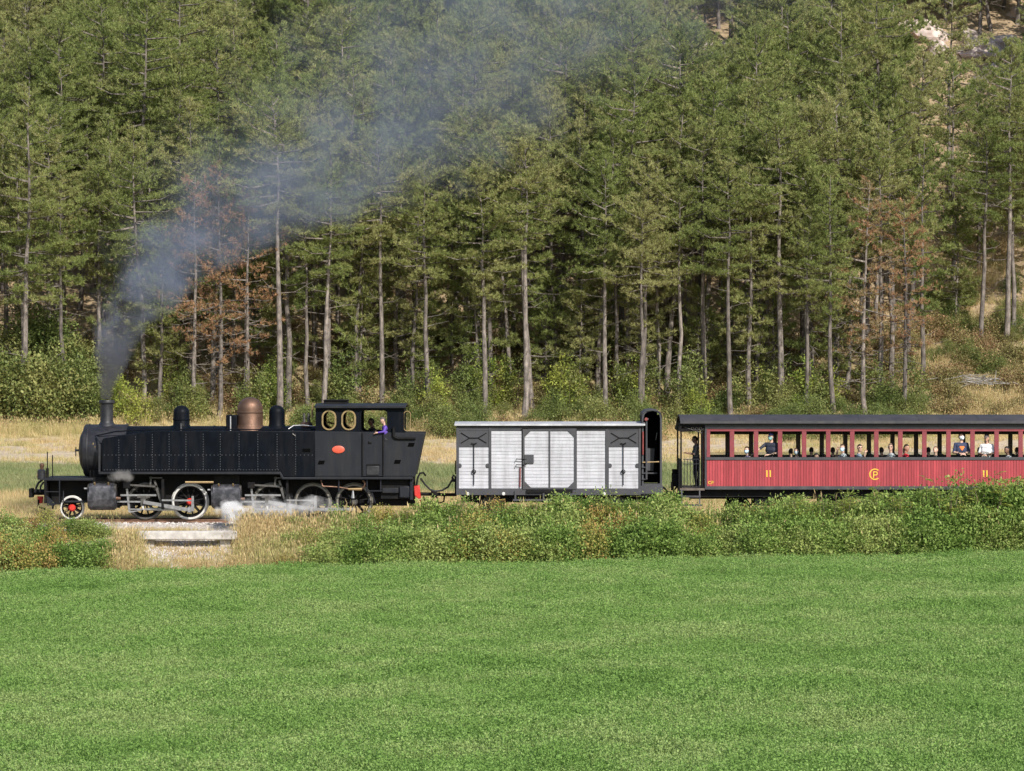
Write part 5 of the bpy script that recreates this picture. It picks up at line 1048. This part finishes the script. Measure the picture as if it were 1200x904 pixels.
    hb = MB(); hb.ball((0, 0, 0), (.097, .077, .112), 16, 12); hb.ball((.035, 0, -.055), (.06, .052, .062), 12, 8); hb.ball((.098, 0, -.012), (.016, .013, .026), 8, 6)
    for sg in (-1, 1): hb.ball((-.005, sg * .077, -.012), (.018, .011, .03), 8, 6)
    b.add([HD(v[0] + .015, v[1], v[2] + .095) for v in hb.v], hb.f)
    me = bpy.data.meshes.new('person'); me.from_pydata([tuple(v) for v in b.v], [], b.f); o = bpy.data.objects.new('person', me); tmpS.collection.objects.link(o)
    md = o.modifiers.new('r', 'REMESH'); md.mode = 'VOXEL'; md.voxel_size = .0115; ms = o.modifiers.new('s', 'SMOOTH'); ms.factor = .5; ms.iterations = 2; dc = o.modifiers.new('d', 'DECIMATE'); dc.ratio = .3
    PEOPLE.append(dict(o=o, prims=prims, label=label, px=px, Y=Y, heading=heading, zf=zf, s=s, shirt=shirt, trousers=trousers, skin=skin_c, hair=hair, mask=mask, cap=cap, glasses=glasses, HD=HD, hc=HD(.015, 0, .095), longhair=longhair, emblem=emblem, U=U, group=group))
def head_shell(b, HD, grow, keep, drop=0.):
    t = MB().ball((0, 0, 0), (.097 * grow, .077 * grow, .112 * grow), 20, 16); idx = [all(keep(*t.v[i]) for i in f) for f in t.f]
    b.add([HD(v[0] + .015, v[1], v[2] + .095) for v in t.v], [f for f, k in zip(t.f, idx) if k])
def build_people():
    vl = tmpS.view_layers[0]; vl.update(); dg = vl.depsgraph
    for p in PEOPLE:
        me = bpy.data.meshes.new_from_object(p['o'].evaluated_get(dg)); me.name = 'person'
        n = len(me.polygons); cen = np.empty(n * 3, np.float32); me.polygons.foreach_get('center', cen); cen = cen.reshape(-1, 3); best = np.full(n, 9.); mi = np.zeros(n, np.int32); order = {'k': 0, 'c': 1, 't': 2, 'f': 3}
        for a, c, r0, r1, k in p['prims']:
            a_, d_ = np.array(a), np.array(c - a); t = np.clip(((cen - a_) @ d_) / max(d_ @ d_, 1e-6), 0, 1); dist = np.linalg.norm(cen - a_ - t[:, None] * d_, axis=1) - (r0 + (r1 - r0) * t)
            w = dist < best; best[w] = dist[w]; mi[w] = order[k]
        hc = np.array(p['hc']); mi[np.linalg.norm((cen - hc) / np.array([1.1, .9, 1.15]), axis=1) < .13] = 0
        me.materials.clear()
        for m_ in (skin(p['skin']), skin(('c',) + tuple(p['shirt'])), skin(('c',) + tuple(p['trousers'])), M['rubber']): me.materials.append(m_)
        me.polygons.foreach_set('material_index', mi); finish(me, 180)
        a = R(p['heading']); rot = Matrix.Rotation(a, 3, 'Z'); off = rot @ p['hc'] * p['s']; X = PX(p['px'], p['Y']) - off.x; Yc = p['Y'] - off.y
        t = thing('person', (X, Yc, p['zf']), p['label'], 'person', p['group']); t.rotation_euler.z = a; t.scale = (p['s'],) * 3; WL[t.name] = Vector()
        link('body', me, t); HD = p['HD']
        if p['hair'] is not None:
            b = MB()
            if p['cap'] is None: head_shell(b, HD, 1.10, lambda x, y, z: (z > .035 or x < -.012) and not (x > .055 and z < .062) and z > (-.13 if p['longhair'] else -.055))
            else: head_shell(b, HD, 1.07, lambda x, y, z: x < .0 and z > -.06)
            if p['longhair']: b.add([HD(v[0], v[1], v[2]) for v in MB().ball((-.055, 0, .01), (.055, .085, .12), 12, 8).v], MB().ball((0, 0, 0), 1, 12, 8).f)
            b.build('hair', skin(('c',) + tuple(p['hair'])), t)
        if p['cap']:
            b = MB(); head_shell(b, HD, 1.16, lambda x, y, z: z > .028)
            b.add([HD(x, y, z) for x, y, z in [(.075, -.07, .125), (.105, -.06, .123), (.175, -.035, .108), (.185, 0, .106), (.175, .035, .108), (.105, .06, .123), (.075, .07, .125), (.075, 0, .135)]], [(0, 1, 7), (1, 2, 7), (2, 3, 7), (3, 4, 7), (4, 5, 7), (5, 6, 7)])
            b.build('cap', skin(('c',) + tuple(p['cap'])), t)
        if p['mask']:
            b = MB(); head_shell(b, HD, 1.15, lambda x, y, z: x > .005 and -.125 < z < .002)
            b.add([HD(v[0] + .015, v[1], v[2] + .095) for v in MB().ball((.06, 0, -.055), (.058, .058, .066), 14, 10).v], MB().ball((0, 0, 0), 1, 14, 10).f)
            b.build('face_mask', skin(('c',) + tuple(p['mask'])), t)
        if p['glasses']:
            b = MB()
            for sg in (-1, 1): b.add([HD(v[0], v[1], v[2]) for v in MB().ball((.108, sg * .033, .108), (.008, .026, .019), 10, 6).v], MB().ball((0, 0, 0), 1, 10, 6).f)
            b.build('sunglasses', M['rubber'], t)
        else:
            for sg in (-1, 1):
                eb = MB().ball((.104, sg * .032, .108), (.008, .014, .008), 8, 5); b = MB().add([HD(*v) for v in eb.v], eb.f); b.build('eye', M['rubber'], t)
        if not p['mask']:
            eb = MB().ball((.105, 0, .045), (.008, .024, .006), 8, 5); MB().add([HD(*v) for v in eb.v], eb.f).build('mouth', skin(('c', .35, .13, .11)), t)
        if p['emblem']:
            pts = [(-.09, .045), (-.06, .075), (.06, .075), (.09, .045), (0, -.075)]; U = p['U']; b = MB(); c_ = [U(.148 - abs(u) * .35, u, 1.25 + v) for u, v in pts] + [U(.150, 0, 1.265)]
            b.add(c_, [(i, (i + 1) % 5, 5) for i in range(5)]); b.build('chest_emblem', skin(('c',) + tuple(p['emblem'])), t, label='orange shield emblem on the chest')
    for p in PEOPLE: bpy.data.objects.remove(p['o'])
    bpy.data.scenes.remove(tmpS)
tan = ('s', .62, .39, .29); dark = ('s', .22, .12, .08)
cabf = 1.38
person('person in a purple shirt leaning out of the cab opening', 448.6, 488.6, -.98, 188, False, (.105, .055, .34), (.012, .012, .016), tan, (.10, .085, .075), 'sill', False, htilt=-22, lean=.05, floor=1.60)
person('dark figure standing inside the cab beside the boiler', 435, 490.5, .25, 200, False, (.015, .015, .02), (.015, .015, .02), dark, (.015, .012, .01), 'lap', False, floor=cabf - .0)  # silhouette: its shade is put into near-black clothes and dark skin
person('person in a grey shirt standing on the carriage end platform', 814.3, 511.3, -.45, 182, False, (.115, .11, .115), (.014, .016, .028), ('s', .26, .15, .11), (.012, .01, .009), 'forward', True, htilt=-8, floor=cz_(572.6))
person('seated passenger in a mauve top and pale blue mask', 875.3, 523.6, -.50, -120, True, (.30, .24, .36), (.03, .03, .05), tan, (.05, .03, .02), 'lap', True, mask=(.55, .74, .88))
person('standing passenger in a blue cap and navy shirt reaching to the window post', 903.6, 508, -.95, -110, False, (.020, .024, .045), (.02, .022, .03), tan, (.03, .02, .015), 'reach', True, mask=(.25, .45, .45), cap=(.06, .08, .24), hturn=-20)
person('seated passenger with white mask and bare shoulders', 933.2, 525.2, -.50, -95, True, (.40, .30, .26), (.04, .04, .05), tan, (.10, .06, .035), 'lap', True, mask=(.62, .72, .80))
person('dark haired passenger facing away beside the white masked one', 927, 526, -.30, 60, True, (.03, .03, .035), (.03, .03, .04), tan, (.02, .015, .012), 'lap', False)
person('passenger in a lilac top bent low at the window', 957, 530.5, -.50, -150, True, (.50, .44, .60), (.05, .05, .06), tan, (.03, .02, .018), 'lap', True, lean=.35, htilt=-30)
person('passenger in a white top raising a hand to the head', 987.6, 520.6, -.50, -125, True, (.82, .84, .86), (.08, .09, .12), tan, (.06, .035, .02), 'face', True, mask=(.55, .74, .88))
person('passenger in a pale blue shirt holding a hand to the mouth', 1007.6, 521.0, -.50, -75, True, (.42, .50, .62), (.05, .06, .09), tan, (.035, .02, .014), 'drink', True, glasses=True)
person('passenger in sunglasses and light shirt resting crossed arms on the sill', 1043.8, 520.0, -.50, -105, True, (.78, .79, .83), (.06, .07, .09), tan, (.16, .11, .08), 'cross', True, glasses=True)
person('curly haired child in a red shirt', 1062.5, 521.0, -.50, -50, True, (.70, .025, .05), (.06, .06, .08), ('s', .46, .25, .17), (.03, .018, .012), 'lap', True, longhair=True)
person('passenger in a charcoal shirt with head tipped back', 1096.5, 523.5, -.50, -120, True, (.055, .055, .07), (.04, .04, .05), tan, (.12, .075, .045), 'lap', True, htilt=25)
person('standing passenger in a navy shirt with an orange chest emblem and white mask', 1126.5, 508.0, -.97, -85, False, (.03, .04, .09), (.03, .03, .04), tan, (.05, .04, .03), 'belly', True, mask=(.78, .86, .90), hturn=20, htilt=15, emblem=(.75, .20, .05))
person('standing passenger in a grey cap and white shirt', 1156.3, 510.0, -.96, -115, False, (.85, .85, .87), (.55, .54, .52), ('s', .50, .29, .21), (.05, .04, .035), 'belly', True, cap=(.13, .11, .115))
person('dark haired passenger in a white shirt low in the window', 1180, 523.5, -.50, -140, True, (.80, .80, .82), (.04, .04, .05), dark, (.012, .01, .009), 'lap', True, lean=.15)  # silhouetted head, shade put into the dark skin tone
for px, Y, hd in ((1148, .35, 90), (1192, .4, 80), (1088, .5, 100), (951, .45, 70), (976, .3, 95), (1033, .45, 110)):
    person('silhouetted dark clothed passenger sitting along the far side of the carriage', px, 524.5, Y, hd, True, (.02, .02, .024), (.02, .02, .024), tan, (.015, .012, .01), 'lap', False, group='passengers on the far side')  # near-black clothes carry the shade of these silhouettes
build_people()

# ================================================================== smoke and steam
def plume(name, path, dens, col, dark_col, label, cat, ysc=.8, noise_scale=.55, cy=0., thin=None, aniso=.2):
    """path rows: z, centre x, half width; one closed tube of air with soft, broken-up smoke in it"""
    path = np.array(path, float); z0, z1 = path[0, 0], path[-1, 0]; b = MB(); nseg = 26; v = []; f = []; zs_ = np.linspace(z0, z1, nseg)
    xs_ = np.interp(zs_, path[:, 0], path[:, 1]); ws_ = np.interp(zs_, path[:, 0], path[:, 2])
    for z, x, w in zip(zs_, xs_, ws_):
        for k in range(24):
            a = 2 * math.pi * k / 24; v.append((x + math.cos(a) * w * 1.12, cy + math.sin(a) * w * ysc * 1.12, z))
    f = [(i * 24 + k, i * 24 + (k + 1) % 24, (i + 1) * 24 + (k + 1) % 24, (i + 1) * 24 + k) for i in range(nseg - 1) for k in range(24)] + [tuple(range(23, -1, -1)), tuple(range((nseg - 1) * 24, nseg * 24))]
    o = MB().add(v, f).build(name, None); tag(o, label, cat, None, 'stuff')
    m = bpy.data.materials.new(name); m.use_nodes = True; n = m.node_tree; L = n.links; n.nodes.clear()
    out = n.nodes.new('ShaderNodeOutputMaterial'); pv = n.nodes.new('ShaderNodeVolumePrincipled'); pv.inputs['Anisotropy'].default_value = aniso; L.new(pv.outputs[0], out.inputs['Volume'])
    g = n.nodes.new('ShaderNodeNewGeometry'); sp = n.nodes.new('ShaderNodeSeparateXYZ')
    nz = n.nodes.new('ShaderNodeTexNoise'); nz.inputs['Scale'].default_value = noise_scale; nz.inputs['Detail'].default_value = 5; nz.inputs['Roughness'].default_value = .6; L.new(g.outputs['Position'], nz.inputs['Vector'])
    L.new(g.outputs['Position'], sp.inputs[0])
    def math_(op, a, c=None, d=None, clamp=False):
        q = n.nodes.new('ShaderNodeMath'); q.operation = op; q.use_clamp = clamp
        for i, u in enumerate((a, c, d)):
            if u is None: continue
            if isinstance(u, (int, float)): q.inputs[i].default_value = u
            else: L.new(u, q.inputs[i])
        return q.outputs[0]
    t = math_('DIVIDE', math_('SUBTRACT', sp.outputs['Z'], float(z0)), float(z1 - z0), clamp=True)
    def curve(vals):
        c = n.nodes.new('ShaderNodeFloatCurve'); cv = c.mapping.curves[0]; lo, hi = min(vals), max(vals); hi = hi if hi > lo else lo + 1
        pts = [((z - z0) / (z1 - z0), (q - lo) / (hi - lo)) for z, q in zip(path[:, 0], vals)]
        cv.points[0].location = pts[0]; cv.points[1].location = pts[-1]
        for p in pts[1:-1]: cv.points.new(*p)
        for p in cv.points: p.handle_type = 'VECTOR'
        c.mapping.update(); L.new(t, c.inputs['Value']); return math_('MULTIPLY_ADD', c.outputs[0], float(hi - lo), float(lo))
    cx = curve(path[:, 1]); hw = curve(path[:, 2])
    wobx = math_('MULTIPLY', math_('SUBTRACT', nz.outputs[0], .5), math_('MULTIPLY', hw, 1.5))
    dx = math_('DIVIDE', math_('ADD', math_('SUBTRACT', sp.outputs['X'], cx), wobx), hw); dy = math_('DIVIDE', math_('SUBTRACT', sp.outputs['Y'], float(cy)), math_('MULTIPLY', hw, ysc))
    r = math_('SQRT', math_('ADD', math_('MULTIPLY', dx, dx), math_('MULTIPLY', dy, dy)))
    n4 = n.nodes.new('ShaderNodeTexNoise'); n4.inputs['Scale'].default_value = noise_scale * 2.6; n4.inputs['Detail'].default_value = 4; L.new(g.outputs['Position'], n4.inputs['Vector'])
    r = math_('ADD', r, math_('MULTIPLY', math_('SUBTRACT', n4.outputs[0], .5), 1.1))
    fr = n.nodes.new('ShaderNodeMapRange'); fr.interpolation_type = 'SMOOTHSTEP'; fr.inputs[1].default_value = 1.0; fr.inputs[2].default_value = .1; fr.inputs[3].default_value = 0; fr.inputs[4].default_value = 1; L.new(r, fr.inputs[0])
    n2 = n.nodes.new('ShaderNodeTexNoise'); n2.inputs['Scale'].default_value = noise_scale * 1.7; n2.inputs['Detail'].default_value = 4; L.new(g.outputs['Position'], n2.inputs['Vector'])
    nr = n.nodes.new('ShaderNodeMapRange'); nr.inputs[1].default_value = .38; nr.inputs[2].default_value = .64; nr.inputs[3].default_value = .05; nr.inputs[4].default_value = 1.45; L.new(n2.outputs[0], nr.inputs[0])
    den = math_('DIVIDE', math_('MULTIPLY', math_('MULTIPLY', fr.outputs[0], nr.outputs[0]), float(dens)), hw)
    if thin is not None: den = math_('MULTIPLY', den, curve(thin))
    L.new(den, pv.inputs['Density'])
    mc = n.nodes.new('ShaderNodeMix'); mc.data_type = 'RGBA'; mc.inputs[6].default_value = (*dark_col, 1); mc.inputs[7].default_value = (*col, 1)
    L.new(math_('MULTIPLY', t, 4.0, clamp=True), mc.inputs[0]); L.new(mc.outputs[2], pv.inputs['Color'])
    o.data.materials.append(m); return o
def pp(py, px, hw): return (PZ(py, 0), PX(px, 0), hw / 38.17)
plume('chimney_smoke', [pp(468, 125, 7), pp(445, 128, 15), pp(415, 134, 24), pp(380, 147, 37), pp(330, 182, 70), pp(285, 238, 115), pp(245, 320, 185), pp(200, 385, 240), pp(120, 490, 280), pp(60, 570, 310), pp(0, 640, 350), pp(-120, 750, 420)],
      2.3, (.40, .455, .58), (.22, .208, .205), 'grey smoke drifting up from the locomotive chimney across the pines', 'smoke', .7, .42, 0., [2.6, 2.3, 2.1, 1.8, 1.35, .95, .70, .58, .48, .44, .40, .30])
def puff(px0, px1, py, hh, dens, cy, label, col=(.985, .985, .99), ns=2.2):
    """low cloud of steam along the cylinders: an ellipsoid of soft white vapour"""
    x0, x1, z = PX(px0, cy), PX(px1, cy), PZ(py, cy); c = Vector(((x0 + x1) / 2, cy, z)); r = Vector(((x1 - x0) / 2, .55, hh / 38.5))
    o = MB().ball(c, tuple(r * 1.05), 24, 16).build('steam', None); tag(o, label, 'steam', None, 'stuff')
    m = bpy.data.materials.new('steam'); m.use_nodes = True; n = m.node_tree; L = n.links; n.nodes.clear()
    out = n.nodes.new('ShaderNodeOutputMaterial'); pv = n.nodes.new('ShaderNodeVolumePrincipled'); pv.inputs['Color'].default_value = (*col, 1); L.new(pv.outputs[0], out.inputs['Volume'])
    g = n.nodes.new('ShaderNodeNewGeometry'); mp = n.nodes.new('ShaderNodeVectorMath'); mp.operation = 'SUBTRACT'; mp.inputs[1].default_value = c; L.new(g.outputs['Position'], mp.inputs[0])
    dv = n.nodes.new('ShaderNodeVectorMath'); dv.operation = 'DIVIDE'; dv.inputs[1].default_value = r; L.new(mp.outputs[0], dv.inputs[0])
    ln = n.nodes.new('ShaderNodeVectorMath'); ln.operation = 'LENGTH'; L.new(dv.outputs[0], ln.inputs[0])
    nz = n.nodes.new('ShaderNodeTexNoise'); nz.inputs['Scale'].default_value = ns; nz.inputs['Detail'].default_value = 5; L.new(g.outputs['Position'], nz.inputs['Vector'])
    a = n.nodes.new('ShaderNodeMath'); a.operation = 'MULTIPLY_ADD'; a.inputs[1].default_value = 2.6; a.inputs[2].default_value = -1.3; L.new(nz.outputs[0], a.inputs[0])
    s_ = n.nodes.new('ShaderNodeMath'); s_.operation = 'ADD'; L.new(a.outputs[0], s_.inputs[0]); L.new(ln.outputs['Value'], s_.inputs[1])
    fr = n.nodes.new('ShaderNodeMapRange'); fr.interpolation_type = 'SMOOTHSTEP'; fr.inputs[1].default_value = .92; fr.inputs[2].default_value = .2; fr.inputs[3].default_value = 0; fr.inputs[4].default_value = dens; L.new(s_.outputs[0], fr.inputs[0])
    L.new(fr.outputs[0], pv.inputs['Density']); o.data.materials.append(m)
puff(248, 292, 600, 15, 14, -2.0, 'dense white steam burst from the cylinder drain beside the rails')
puff(262, 396, 595, 17, 1.5, -2.1, 'thin white steam trailing along the rear driving wheels')
puff(124, 160, 558, 9, 1.6, -1.35, 'faint grey steam wisp above the front cylinder', (.6, .58, .56), 4)
